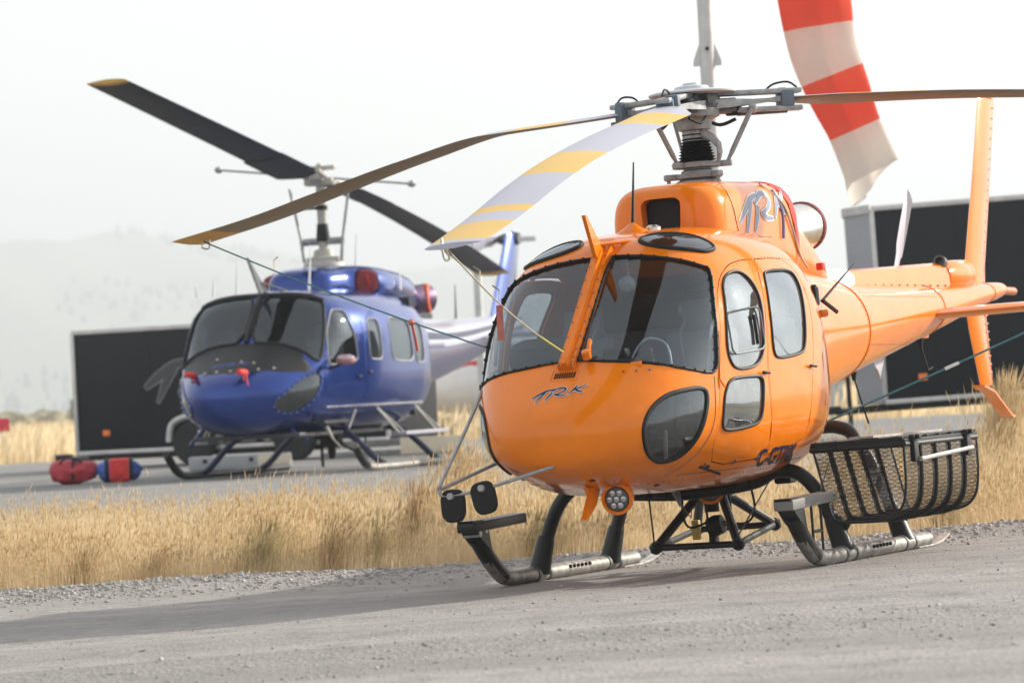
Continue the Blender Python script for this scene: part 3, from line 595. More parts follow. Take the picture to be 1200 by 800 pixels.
for sgn in (1, -1):
    rivets([lift(BV, Vector((x, 0, .60 + .04 * (2.3 - x) * .6)), Y_ * sgn, .0015) for x in np.linspace(2.3, .7, 24)], .05, .004, DGREY)
    rivets([lift(BV, Vector((.38 - .06 * abs(z - 1.2), 0, z)), Y_ * sgn, .0015) for z in np.linspace(.75, 1.85, 24)], .05)
    rivets([lift(BV, Vector((-.30, 0, z)), Y_ * sgn, .0015) for z in np.linspace(.85, 1.8, 24)], .05)
    seam([Vector((-.28 + .03 * math.sin(z * 2), 0, z)) for z in np.linspace(.72, 1.95, 24)], Y_ * sgn, r=.002)
    rivets([lift(BV, Vector((x, .78 * sgn, 2.0)), Vector((0, .45 * sgn, .9)).normalized(), .0015) for x in np.linspace(1.6, .3, 20)], .06)
for y in (.36, .43, .50): p, n = lift(BV, Vector((0, y, 1.285)), Xf, .002); MB().lathe([(.007, -.004), (.006, .004)], p, n, 8).build('nose_screw', DGREY, HEL)
p, n = lift(BV, Vector((0, .42, 1.325)), Xf, .004); MB().box(p, (.012, .07, .03), bev=.004).build('nose_cover_plate', ORANGE, HEL)
# cooling vent on nose
for k in range(9):
    y = -.062 + .0155 * k; P = [lift(BV, Vector((0, y, z)), Xf, .003)[0] for z in (1.275, 1.29, 1.305)]; MB().tube(P, .0045, 5).build('vent_slot', BLACK, HEL)
fr = [lift(BV, Vector((0, y, z)), Xf, .001)[0] for y, z in ((-.085, 1.262), (.085, 1.262), (.085, 1.318), (-.085, 1.318))]; MB().tube(fr, .003, 5, closed=True).build('vent_frame', ORANGE, HEL)
# lettering on the nose, the belly side
for k, (gr, m_, of) in enumerate(((.034, WHITE, .0035), (0, NAVY, .006))):
    mb = MB(); trk(mb, lambda u, v, s: lift(BV, Vector((0, -.168 + .335 * u, 1.128 + .098 * v)), Xf, of + .0002 * s)[0], 2.6, gr, 0, k=.85); mb.build('nose_lettering', m_, HEL)
Vt, Ft, Wt = text_tris('C-GTRK', .145, 0, .02); mb = MB(); Ht = max(v.y for v in Vt)
mb.add([lift(BV, Vector((1.43 - .60 * v.x / Wt + .126 * v.y / Ht, 0, .651 + .019 * v.x / Wt + .104 * v.y / Ht)), Y_, .004)[0] for v in Vt], Ft); mb.build('registration_lettering', NAVY, HEL)
# centre post, upper and lower cable cutters
pts = [Vector((x, 0, z)) for x, z in ((2.64, 1.325), (2.56, 1.405), (2.2, 1.72), (1.88, 2.0), (1.72, 2.085))]
MB().rings([[p + Vector((-.02, -.05, -.01)), p + Vector((.018, -.05, .022)), p + Vector((.018, .05, .022)), p + Vector((-.02, .05, -.01))] for p in [lift(BV, p, Vector((.66, 0, .75)).normalized(), .012)[0] for p in spline(pts, 6)]]).build('centre_post', ORANGE, HEL)
mb = MB(); P = [lift(BV, p, Vector((.66, 0, .75)).normalized(), .03)[0] for p in spline(pts[:4], 8)]
mb.rings([[p + Vector((0, -.022, 0)), p + Vector((.028, -.018, .03)), p + Vector((.028, .018, .03)), p + Vector((0, .022, 0))] for p in P]); rail = mb.build('cutter_rail', ORANGE, HEL)
rv = MB()
for p in P[1::2]:
    for y in (-.04, .04): rv.lathe([(.007, -.004), (.006, .004)], p + Vector((.005, y, .008)), (.66, 0, .75), 6)
rv.build('rail_rivet', DGREY, rail)
MB().prism([(1.98, -.012, 1.99), (2.02, -.012, 2.03), (2.15, -.012, 2.265), (2.125, -.012, 2.27), (1.93, -.012, 2.10), (1.78, -.012, 2.09), (1.70, -.012, 2.075)], (0, .024, 0)).build('upper_cable_cutter', ORANGE, HEL)
MB().tube([(1.93, 0, 2.09), (1.74, .10, 2.10), (1.69, .14, 2.10)], .012, 8).build('cutter_brace', ORANGE, HEL); MB().tube([(1.93, 0, 2.09), (1.74, -.10, 2.10), (1.69, -.14, 2.10)], .012, 8).build('cutter_brace', ORANGE, HEL)
MB().prism([(2.47, -.015, .61), (2.42, -.015, .56), (2.55, -.015, .415), (2.50, -.015, .415), (2.34, -.015, .50), (2.26, -.015, .60)], (0, .03, 0)).build('lower_cable_cutter', ORANGE, HEL)
MB().lathe([(.028, 0), (.028, .05), (.012, .055)], (2.60, .13, 1.385), (.5, 0, .85), 12).build('tie_down_lug', ORANGE, HEL)
MB().tube([(2.56, .13, 1.39), (2.56, .13, 1.46), (2.53, .13, 1.49)], .02, 8, flat=.6).build('wiper_stub', ORANGE, HEL)
# landing lights
for x, y, z, t in ((2.30, .135, .525, .04), (.62, .13, .515, -.02)):
    h = MB().lathe([(.03, -.14), (.085, -.09), (.098, -.02), (.098, .01), (.078, .012), (.074, -.01)], (x, y, z), (.95, .1, -.12), 28).build('landing_light', ORANGE, HEL)
    MB().lathe([(.074, 0), (.07, .012), (.04, .02), (.002, .022)], (x, y, z), (.95, .1, -.12), 24).build('lamp_glass', DGREY, h)
    a, e1, e2 = basis((.95, .1, -.12)); mb = MB()
    for i in range(7):
        q = Vector((x, y, z)) + a * .02 + ((e1 * math.cos(i * 1.047) + e2 * math.sin(i * 1.047)) * .044 if i else Vector()); mb.lathe([(.019, -.012), (.018, .004), (.01, .007)], q, a, 10)
    mb.build('led_lens', mat('lens_grey', (.45, .46, .48), .12, metal=.6), h)
# interior
MB().box((1.1, 0, .745), (1.8, 1.04, .03)).build('cabin_floor', LINER, HEL); MB().box((.33, 0, 1.30), (.04, 1.3, 1.0)).build('cabin_bulkhead', LINER, HEL)
for y in (-.40, .40):
    s_ = MB().box((1.55, y, .92), (.46, .46, .12), bev=.05).box((1.33, y, 1.22), (.12, .46, .62), Matrix.Rotation(R(-10), 3, 'Y'), bev=.05).box((1.25, y, 1.62), (.09, .26, .2), bev=.04).box((1.5, y, .79), (.3, .34, .16)); s_.build('front_seat', SEAT, HEL)
MB().box((.62, 0, .92), (.46, 1.5, .12), bev=.05).box((.42, 0, 1.25), (.12, 1.5, .65), bev=.05).build('rear_bench', SEAT, HEL)
ip = MB().box((2.16, -.05, 1.22), (.2, .78, .34), Matrix.Rotation(R(12), 3, 'Y'), bev=.05).box((2.2, -.05, .92), (.22, .3, .5), bev=.03).box((1.85, 0, .84), (.6, .22, .26), bev=.03); ipo = ip.build('instrument_panel', PANELK, HEL)
MB().box((2.10, -.30, 1.40), (.26, .50, .26), Matrix.Rotation(R(14), 3, 'Y'), bev=.07).build('glareshield', BLACK, HEL)
MB().box((1.45, 0, 2.02), (.5, .34, .06), bev=.02).build('overhead_panel', PANELK, HEL)
for y in (-.40, .40):
    for q_ in (-.10, .10): MB().tube(spline([(1.30, y + q_, 1.58), (1.40, y + q_, 1.50), (1.43, y + q_ * .7, 1.25), (1.50, y + q_ * .4, 1.02)], 5), .022, 6, flat=.25).build('harness_strap', mat('harness_webbing', (.30, .30, .32), .8), HEL)
MB().tube(spline([(1.22, .27, 1.66), (1.25, .29, 1.78), (1.25, .40, 1.83), (1.25, .51, 1.78), (1.22, .53, 1.66)], 5), .012, 6).build('headset_band', BLACK, HEL)
for y in (.27, .53): MB().lathe([(.02, -.025), (.045, -.02), (.045, .02), (.02, .025)], (1.23, y, 1.66), (0, 1, 0), 14).build('headset_cup', mat('headset_grey', (.25, .26, .24), .5), HEL)
MB().box((2.19, .16, 1.37), (.10, .16, .14), bev=.03).build('compass_pod', BLACK, HEL)
for y in (-.36, -.25, -.14, -.03, .08, .19): MB().lathe([(.04, 0), (.042, .02), (.036, .024)], (2.07, y, 1.27), (-1, 0, .2), 14).build('instrument_dial', DGREY, ipo)
for y in (-.42, .38):
    MB().tube(spline([(1.86, y, .72), (1.84, y, .95), (1.80, y + .01, 1.13), (1.79, y + .01, 1.24)], 4), [.012] * 10 + [.014, .02, .02], 8).build('cyclic_stick', BLACK, HEL)
    [MB().tube([(2.33, y + q_, .74), (2.31, y + q_, .92)], .014, 6).build('pedal', GREYM, HEL) for q_ in (-.1, .1)]
MB().tube(spline([(2.28, .25, 1.26), (2.24, .30, 1.40), (2.17, .36, 1.48), (2.12, .46, 1.44), (2.16, .50, 1.3), (2.24, .5, 1.2)], 5), .008, 6).build('map_holder_hoop', GREYM, HEL)
MB().box((2.18, .33, 1.33), (.03, .14, .19), Matrix.Rotation(R(15), 3, 'Y'), bev=.01).build('tablet', PANELK, HEL)
MB().lathe([(.05, 0), (.055, .03), (.03, .05)], (1.78, .12, 1.84), (.9, 0, -.2), 16).tube([(1.77, .12, 1.85), (1.72, .1, 1.99)], .008, 6).build('cabin_fan', GREYM, HEL)
# ---- transmission cowling
CW = [(.775, .01, 2.23, 2.25, 2.24, 3, 3), (.77, .20, 2.10, 2.37, 2.24, 4, 4), (.75, .28, 2.0, 2.43, 2.2, 4, 4), (.70, .345, 1.95, 2.47, 2.15, 4, 4), (.60, .385, 1.9, 2.495, 2.1, 4, 4.2), (.3, .405, 1.9, 2.51, 2.1, 4, 4.5), (0, .41, 1.9, 2.515, 2.1, 4, 4.5),
      (-.4, .41, 1.9, 2.52, 2.1, 4, 4.8), (-.66, .40, 1.85, 2.515, 2.1, 4, 4.8), (-.78, .39, 1.85, 2.48, 2.1, 4, 4.5), (-.86, .37, 1.85, 2.40, 2.05, 3, 4), (-.92, .32, 1.85, 2.28, 2.0, 3, 3.5), (-.94, .1, 1.9, 2.1, 2.0, 3, 3)]
CR = loft(CW, 60, 72); cm = MB().rings(CR); CBV = bvh_rings(CR)
me = bpy.data.meshes.new('c'); me.from_pydata(cm.v, [], cm.f); outward(me)
c2 = MB(); cutter(c2, chaikin([(0, -.125, 2.165), (0, .125, 2.165), (0, .14, 2.40), (0, -.14, 2.40)], 3, .14), Xf, .45, 1.2)
finish(boolean(me, c2), [ORANGE], 'transmission_cowling', HEL)
MB().box((.655, 0, 2.285), (.03, .262, .225)).build('intake_screen', BLACK, HEL)
seam2 = [lift(CBV, Vector((x, 0, z)), Y_, .0015)[0] for x, z in ((.48, 2.46), (.50, 2.40), (.48, 2.3), (.44, 2.17), (.36, 2.13), (-.2, 2.13))]; MB().tube(spline(seam2, 5), .003, 5).build('cowl_seam', DGREY, HEL)
for k, (gr, m_, of) in enumerate(((.022, WHITE, .0035), (0, DECAL, .006))):
    mb = MB(); trk(mb, lambda u, v, s: lift(CBV, Vector((.40 - .98 * u, 0, 2.10 + .36 * v)), Y_, of + .0003 * s)[0], 1.9, gr, 0, k=1.1); mb.build('cowl_lettering', m_, HEL)
EC = [(-.6, .32, 1.85, 2.34, 2.05, 3, 3.5), (-.9, .32, 1.85, 2.33, 2.05, 3, 3.5), (-1.3, .29, 1.85, 2.27, 2.02, 3, 3), (-1.7, .24, 1.82, 2.14, 1.95, 2.5, 2.5), (-2.1, .16, 1.8, 2.0, 1.9, 2, 2), (-2.3, .10, 1.8, 1.9, 1.85, 2, 2)]
MB().rings(loft(EC, 24, 40)).build('engine_cowling', ORANGE, HEL)
ex = MB().lathe([(.125, 0), (.135, .1), (.15, .3), (.165, .5), (.17, .56), (.155, .56), (.14, .3), (.12, .05)], (-1.42, .02, 2.20), (-1, .02, .10), 32).build('exhaust_pipe', STEEL, HEL)
MB().lathe([(.174, 0), (.180, .01), (.178, .05), (.10, .07)], (-1.96, .03, 2.254), (-1, .02, .10), 28).build('exhaust_cover', mat('maroon_fabric', (.16, .03, .03), .8), HEL)
cv = MB(); patch(cv, [(-.44, 0, 2.49), (-.58, 0, 2.50), (-.76, 0, 2.46), (-.84, 0, 2.33), (-.90, 0, 2.05), (-.86, 0, 1.99), (-.79, 0, 2.03), (-.70, 0, 2.22), (-.62, 0, 2.36), (-.53, 0, 2.43)], Y_, CBV, .008, .05); cv.build('red_cowl_flag', RED, HEL)
MB().tube(spline([lift(CBV, Vector((x, 0, z)), Y_, .012)[0] for x, z in ((-.24, 2.48), (-.45, 2.36), (-.6, 2.22), (-.78, 2.02))] + [Vector((-.86, .42, 1.93))], 5), .008, 6).build('cover_cord', mat('tan_cord', (.55, .40, .28), .8), HEL)
MB().tube(spline([lift(CBV, Vector((-.35, 0, 2.44)), Y_, .01)[0], lift(CBV, Vector((-.42, 0, 2.30)), Y_, .012)[0], lift(CBV, Vector((-.40, 0, 2.12)), Y_, .012)[0]], 5), .014, 6, flat=.3).build('cover_strap', mat('violet_strap', (.10, .07, .16), .7), HEL)
top = MB(); patch(top, [(-.48, -.36, 2.5), (-.68, -.34, 2.5), (-.68, .36, 2.5), (-.48, .37, 2.5)], (0, 0, 1), CBV, .008, .06); top.build('red_cowl_cover', RED, HEL)
MB().box((-.9, .50, 1.93), (.06, .05, .05), bev=.01).build('strap_buckle', RED, HEL)
# roof fittings
MB().lathe([(.16, -.05), (.12, .0), (.04, .05), (.012, .07)], (1.3, 0, 2.165), (0, 0, 1), 20).build('antenna_base', ORANGE, HEL)
MB().tube([(1.3, 0, 2.22), (1.2, 0, 2.62)], [.012, .005], 8).build('whip_antenna', BLACK, HEL)
MB().lathe([(.05, 0), (.05, .02), (.03, .035)], (1.18, .09, 2.18), (0, 0, 1), 14).build('roof_beacon', STEEL, HEL)
MB().tube([(-1.02, .46, 1.70), (-1.12, .52, 1.62)], .016, 6).build('side_fitting', BLACK, HEL)
MB().tube([(-1.02, .45, 1.70), (-1.6, .51, 1.95)], [.012, .004], 6).build('blade_antenna', BLACK, HEL)
p_, n_ = lift(BV, Vector((.22, 0, 1.70)), Y_, .004); MB().box(p_, (.07, .03, .12), bev=.01).build('side_intake', BLACK, HEL); p_, n_ = lift(BV, Vector((.12, 0, 1.72)), Y_, .004); MB().box(p_, (.05, .03, .12), bev=.01).build('side_intake', BLACK, HEL); p_, n_ = lift(BV, Vector((.20, 0, 1.585)), Y_, .02); MB().box(p_, (.16, .06, .05), Matrix.Rotation(R(20), 3, 'Z'), bev=.02).build('position_light', ORANGE, HEL)
# ---- mast, swashplate and rotor head
MB().lathe([(.16, 2.44), (.15, 2.53), (.12, 2.545), (.11, 2.60), (.085, 2.61), (.085, 2.86), (.11, 2.87), (.12, 2.93), (.17, 2.95), (.18, 3.0), (.15, 3.02)], n=28).build('rotor_mast', GREYM, HEL)
bl = [(.09, 2.66)]
for i in range(8): bl += [(.130 - .005 * i, 2.668 + .02 * i), (.105 - .004 * i, 2.678 + .02 * i)]
MB().lathe(bl + [(.09, 2.84)], n=28).build('rubber_bellows', BLACK, HEL)
sw = MB().lathe([(.10, 2.615), (.165, 2.62), (.17, 2.65), (.11, 2.655)], n=28)
for a in (4, 124, 244): sw.box((.19 * math.cos(R(a - 25)), .19 * math.sin(R(a - 25)), 2.635), (.08, .045, .04), Matrix.Rotation(R(a - 25), 3, 'Z'), bev=.01)
sw.build('rotating_swashplate', GREYM, HEL)
sw = MB().lathe([(.09, 2.545), (.155, 2.55), (.16, 2.58), (.10, 2.585)], n=28)
for a in (60, 180, 300): sw.box((.18 * math.cos(R(a)), .18 * math.sin(R(a)), 2.565), (.1, .045, .04), Matrix.Rotation(R(a), 3, 'Z'), bev=.01).tube([(.20 * math.cos(R(a)), .20 * math.sin(R(a)), 2.585), (.20 * math.cos(R(a)), .20 * math.sin(R(a)), 2.44)], .014, 8)
sw.build('fixed_swashplate', GREYM, HEL)
MB().tube([(.05, .07, 2.84), (.08, .15, 2.80), (.09, .19, 2.75)], [.035, .03, .025], 8, flat=.6).tube([(.09, .19, 2.77), (.09, .195, 2.70), (.07, .175, 2.65)], [.028, .03, .022], 8, flat=.6).build('scissor_link', GREYM, HEL)
MB().lathe([(.04, 3.088), (.285, 3.103), (.288, 3.113), (.27, 3.123), (.12, 3.135), (.11, 3.155), (.06, 3.165), (.055, 3.178), (.015, 3.182)], n=40).build('vibration_damper_disc', mat('disc_paint', (.52, .55, .58), .4), HEL)
hm = MB().lathe([(.17, 2.975), (.19, 3.03), (.14, 3.04), (.13, 3.09)], n=24)
for k in range(6): a = R(k * 60 + 12); hm.box((.13 * math.cos(a), .13 * math.sin(a), 3.055), (.09, .12, .075), Matrix.Rotation(a, 3, 'Z'), bev=.008)
hm.build('rotor_hub', DGREY, HEL)
Zb = {4.24: [(.62, 2.99), (1.35, 2.865), (2.22, 2.72), (3.11, 2.55), (3.8, 2.39), (4.55, 2.19), (5.06, 2.065), (5.345, 2.0)],
      244.8: [(.62, 3.045), (1.77, 3.045), (2.67, 2.95), (3.62, 2.81), (4.41, 2.69), (5.345, 2.585)],
      124.24: [(.62, 3.04), (1.11, 3.03), (1.7, 3.015), (2.3, 2.985), (3.5, 2.88), (4.5, 2.74), (5.345, 2.58)]}
YB = ((1.0, 1.55), (2.85, 3.55), (4.38, 4.58), (4.82, 5.28))
for azd, path in Zb.items():
    az = R(azd); d = Vector((math.cos(az), math.sin(az), 0)); c = Vector((-math.sin(az), math.cos(az), 0)); z3 = Vector((0, 0, 1)); sl = (path[1][1] - path[0][1]) / (path[1][0] - path[0][0])
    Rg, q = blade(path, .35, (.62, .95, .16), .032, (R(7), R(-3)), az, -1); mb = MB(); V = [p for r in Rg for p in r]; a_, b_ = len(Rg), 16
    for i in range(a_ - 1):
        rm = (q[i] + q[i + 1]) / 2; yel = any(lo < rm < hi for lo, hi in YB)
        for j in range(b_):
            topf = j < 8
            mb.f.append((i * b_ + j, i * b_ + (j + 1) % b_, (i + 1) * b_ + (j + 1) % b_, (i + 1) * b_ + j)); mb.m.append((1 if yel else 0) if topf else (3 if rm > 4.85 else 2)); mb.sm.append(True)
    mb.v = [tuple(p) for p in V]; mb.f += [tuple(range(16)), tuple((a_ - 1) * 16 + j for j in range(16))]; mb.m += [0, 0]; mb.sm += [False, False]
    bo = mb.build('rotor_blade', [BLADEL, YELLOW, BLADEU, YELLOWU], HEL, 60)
    p0 = d * .62 + z3 * path[0][1]
    arm = MB().rings([[d * r + c * s1 * w + z3 * (3.02 + (path[0][1] - 3.02) * max(0, (r - .1) / .5) + s2 * t) for s1, s2 in ((-1, -1), (1, -1), (1, 1), (-1, 1))] for r, w, t in ((.08, .13, .03), (.24, .115, .028), (.32, .08, .022), (.4, .045, .016), (.52, .022, .012), (.6, .03, .02))])
    ao = arm.build('hub_arm', GREYM, HEL)
    rt_ = Matrix(((d.x, c.x, 0), (d.y, c.y, 0), (0, 0, 1)))
    tl = Matrix.Rotation(0, 3, 'Z') @ rt_ @ Matrix.Rotation(-math.atan(sl) * .7, 3, 'Y')
    for dz in (.055, -.06): MB().box(d * .42 + z3 * (3.035 * .35 + path[0][1] * .65 + dz), (.64, .105, .034), tl, bev=.012).build('blade_sleeve', GREYM, HEL)
    for dz in (.028, -.034): MB().box(d * .20 + z3 * (3.02 + dz), (.16, .15, .03), rt_, bev=.01).build('hub_clamp', DGREY, HEL)
    MB().lathe([(.045, -.05), (.06, -.02), (.06, .02), (.045, .05)], d * .27 + z3 * 3.0, z3, 14).build('elastomer_bearing', BLACK, HEL)
    MB().tube(spline([d * .30 + c * .05 + z3 * 2.93, d * .20 + c * .10 + z3 * 2.90, d * .10 + c * .12 + z3 * 2.95], 4), .012, 6).build('hub_hose', BLACK, HEL)
    cu = MB().box(p0 + d * .02, (.09, .12, .11), tl, bev=.015); cu.box(p0 + d * .0 + c * .04, (.06, .09, .15), tl, bev=.01).build('blade_cuff', mat('blue_grey_paint', (.10, .14, .18), .5), HEL)
    MB().tube(spline([p0 + d * .1 + z3 * .07, p0 + d * .04 + z3 * .11, p0 - d * .06 + z3 * .10, p0 - d * .12 + z3 * .06], 4), .007, 6).build('bonding_cable', BLACK, HEL)
    ph = d * .36 - c * .17 + z3 * (path[0][1] - .05); MB().tube([d * .40 - c * .03 + z3 * (path[0][1] - .055), d * .38 - c * .12 + z3 * (path[0][1] - .06), ph], [.035, .028, .024], 8).build('pitch_horn', GREYM, HEL)
    e = Vector((.20 * math.cos(az - R(25)), .20 * math.sin(az - R(25)), 2.64)); MB().tube([e, e + (ph - e) * .12, e + (ph - e) * .2, e + (ph - e) * .85, ph], [.012, .013, .017, .017, .013], 8).build('pitch_link', GREYM, HEL)
    MB().tube([d * .30 + z3 * 2.965, p0 - z3 * .075 + d * .02], [.022, .02], 8).build('lead_lag_damper', DGREY, HEL)
# ---- tail
MB().rings([[(x, y * w, zb + (zt - zb) * t) for y, t in ((-1, 0), (-1, .55), (-.65, .9), (0, 1), (.65, .9), (1, .55), (1, 0))] for x, w, zb, zt in ((-2.15, .11, 1.83, 1.955), (-2.5, .105, 1.82, 1.95), (-3.7, .09, 1.80, 1.985), (-5.35, .085, 1.80, 2.035))]).build('drive_shaft_cover', ORANGE, HEL)
MB().rings([[(x, y * w, zb + (zt - zb) * t) for y, t in ((-1, 0), (-1, .6), (-.6, .93), (0, 1), (.6, .93), (1, .6), (1, 0))] for x, w, zb, zt in ((-2.12, .115, 1.83, 1.965), (-2.85, .113, 1.815, 1.968))]).build('white_cover_panel', WHITE, HEL)
rv = MB()
for k in range(12):
    x = -3.0 - .2 * k
    for s1 in (-1, 1): rv.lathe([(.01, -.01), (.008, .006)], (x, .095 * s1, 1.845), (0, s1, 0), 6)
rv.build('cover_latch', DGREY, HEL)
MB().lathe([(.05, 0), (.09, .02), (.115, .1), (.12, .4), (.12, .62), (.09, .68)], (-5.36, 0, 1.93), (-1, 0, .02), 24).build('gearbox_fairing', ORANGE, HEL)
MB().lathe([(.045, 0), (.05, .08), (.035, .08), (.03, .02)], (-5.34, .04, 2.03), (1, 0, .15), 16).build('fairing_vent', DGREY, HEL)
def foil(st, name, n=20, ax='z', m=None):
    rg = []
    for lead, trail, h, t in st:
        r_ = []
        for a in np.linspace(0, 2 * math.pi, n, endpoint=False):
            u = (1 - math.cos(a)) / 2; yy = t * math.sin(a) * (1.5 * math.sqrt(max(u, 1e-4)) * (1 - u) + .06)
            x = lead + (trail - lead) * u; r_.append((x, yy, h) if ax == 'z' else (x, h, yy + 1.62))
        rg.append(r_)
    return MB().rings(rg).build(name, m or ORANGE, HEL, 50)
fin = foil([(-6.05, -6.62, 1.80, .075), (-6.09, -6.66, 2.0, .075), (-6.5, -7.02, 2.72, .065), (-6.84, -7.33, 3.36, .055), (-6.88, -7.34, 3.40, .03)], 'tail_fin')
lf = foil([(-6.0, -6.58, 1.78, .075), (-6.08, -6.60, 1.5, .07), (-6.25, -6.63, 1.12, .06), (-6.28, -6.62, 1.06, .05)], 'ventral_fin')
MB().rings([[(x, -.05, z), (x, .05, z), (x, .05, z + .018), (x, -.05, z + .018)] for x, z in ((-6.22, 1.05), (-6.5, 1.0), (-6.75, .89), (-6.98, .79), (-7.05, .79))]).build('tail_skid_plate', ORANGE, HEL)
for k in range(15):
    z = 2.12 + k * .085; xt = -6.655 - (z - 2.0) * .495; MB().tube([(xt + .13, .024, z), (xt + .04, .011, z + .004)], .0055, 5).build('fin_rib', ORANGE, fin)
for k in range(8):
    z = 1.16 + k * .065; MB().tube([(-6.46, .028, z), (-6.59, .012, z + .004)], .006, 5).build('fin_rib', ORANGE, lf)
MB().box((-7.12, 0, 3.40), (.16, .06, .03), bev=.01).build('fin_cap', ORANGE, HEL)
MB().tube([(-6.95, 0, 1.825), (-7.45, 0, 1.815)], .034, 12).build('tail_stinger', mat('stinger_copper', (.45, .14, .05), .4), HEL)
MB().lathe([(.035, 0), (.03, .02), (.01, .025)], (-7.45, 0, 1.815), (-1, 0, 0), 12).build('tail_light', WHITE, HEL)
foil([(-4.30, -4.78, -1.265, .06), (-4.30, -4.78, 0, .07), (-4.30, -4.78, 1.265, .06)], 'horizontal_stabilizer', ax='y')
for s1 in (-1, 1): MB().rings([[(x, s1 * (.20 + .012 * k), z) for x, z in ((-4.26, 1.58), (-4.26, 1.67), (-4.55, 1.70), (-4.8, 1.66), (-4.8, 1.60), (-4.5, 1.57))] for k in (0, 2)]).build('stabilizer_mount', ORANGE, HEL)
TRC = Vector((-5.58, -.42, 1.92)); MB().lathe([(.05, -.32), (.05, 0), (.07, .0), (.07, .05), (.03, .07)], TRC, (0, -1, 0), 16).build('tail_rotor_hub', GREYM, HEL)
for s1 in (1, -1):
    dd = Vector((-.66, 0, .75)) * s1; cc = Vector((.75, .0, .66)); mb = MB()
    mb.rings([[TRC + dd * r + cc * w * u + Vector((0, -.02 + .012 * t, 0)) for u, t in ((-.5, 0), (-.3, 1), (.2, 1.2), (.5, .2), (.2, -1.2), (-.3, -1))] for r, w in ((.08, .06), (.28, .10), (.34, .17), (.55, .185), (.80, .185), (.92, .175), (.93, .16))])
    mb.build('tail_rotor_blade', BLADEL, HEL)
for x, z, l_, k in ((-4.72, 1.46, .24, 1), (-3.0, 1.24, .42, 0)):
    MB().lathe([(.035, .03), (.03, 0), (.012, -.08)], (x, 0, z), (0, 0, 1), 10).tube([(x, 0, z - .06), (x - .25 * l_ / .4, 0, z - .06 - l_ * .8)] + ([(x - .25 * l_ / .4 - .12, 0, z - .04 - l_ * .8)] if k else []), .007, 6).build('boom_antenna', BLACK, HEL)
MB().box((-4.75, 0, 1.475), (.2, .08, .05), bev=.02).build('boom_fitting', ORANGE, HEL)
# ---- landing gear
for s1 in (-1, 1):
    sk = MB().tube(spline([(-1.02, 1.05 * s1, .05), (-.5, 1.05 * s1, .05), (.74, 1.05 * s1, .05), (1.22, 1.05 * s1, .052), (1.40, 1.05 * s1, .085), (1.58, 1.05 * s1, .20), (1.72, 1.05 * s1, .33)], 6), .05, 16)
    so = sk.build('skid_tube', [SKIDM], HEL)
    MB().tube(spline([(1.36, 1.05 * s1, .072), (1.47, 1.05 * s1, .13), (1.62, 1.05 * s1, .235), (1.74, 1.05 * s1, .34)], 5), .054, 14).build('skid_toe', BLKP, so)
    st = MB().box((1.46, 1.05 * s1, .415), (.86, .13, .065), Matrix.Rotation(R(1.5), 3, 'Y'), bev=.012); st.build('boarding_step', BLKP if s1 < 0 else mat('dusty_step', (.16, .155, .15), .6), so)
    MB().prism([(1.90, 1.05 * s1 - .055, .445), (1.74, 1.05 * s1 - .055, .445), (1.66, 1.05 * s1 - .055, .40), (1.62, 1.05 * s1 - .055, .24), (1.74, 1.05 * s1 - .055, .30), (1.86, 1.05 * s1 - .055, .38)], (0, .11, 0)).build('step_bracket', BLKP, so)
    if s1 < 0:
        for x, z in ((1.80, .36), (1.70, .38)): MB().lathe([(.022, 0), (.022, .118), (.018, .12)], (x, 1.05 * s1 + .059, z), (0, -1, 0), 14).build('bracket_hole', ALU, so)
    else:
        MB().tube([(1.36, 1.05, .07), (1.36, 1.05, .385)], .009, 6).tube([(1.18, 1.05, .07), (1.18, 1.05, .385)], .009, 6).tube([(1.36, 1.05, .22), (1.18, 1.05, .22)], .011, 6).build('step_ladder', BLKP, so)
    MB().rings([[(x, 1.05 * s1 - w, z), (x, 1.05 * s1 + w, z), (x, 1.05 * s1 + w, z + .012), (x, 1.05 * s1 - w, z + .012)] for x, w, z in ((-.75, .03, .004), (-1.1, .035, .004), (-1.3, .035, .022), (-1.48, .03, .058))]).build('flexible_steel_strip', ALU, so)
    for x in (.74, -.54):
        MB().lathe([(.075, 0), (.068, .05), (.058, .2), (.052, .24)], (x, 1.045 * s1, .06), (0, -.30 * s1, 1), 16).build('crosstube_shoe', BLKP, so)
        for dx in (-.10, .10): MB().lathe([(.056, -.015), (.056, .015)], (x + dx, 1.05 * s1, .05), (1, 0, 0), 16).build('clamp_band', DGREY, so)
    for k in range(6): MB().lathe([(.012, 0), (.012, .012), (.006, .016)], (.30 - .07 * k, 1.05 * s1 + .046, .068), (0, 1, .3), 8).build('drain_hole', BLACK, so)
for x, pr in ((.74, [(0, .50), (.45, .535), (.62, .60), (.76, .585), (.86, .50), (.94, .36), (1.04, .09)]), (-.54, [(0, .79), (.30, .81), (.52, .85), (.66, .84), (.76, .77), (.90, .49), (1.04, .09)])):
    Q = [(x, -y, z) for y, z in reversed(pr[1:])] + [(x, y, z) for y, z in pr]; MB().tube(spline(Q, 6), .045, 14).build('cross_tube', BLKP, HEL)
    for s1 in (-1, 1): MB().box((x, (.42 if x > 0 else .30) * s1, pr[1][1] + .05), (.16, .08, .12), bev=.015).build('gear_saddle', BLKP, HEL)
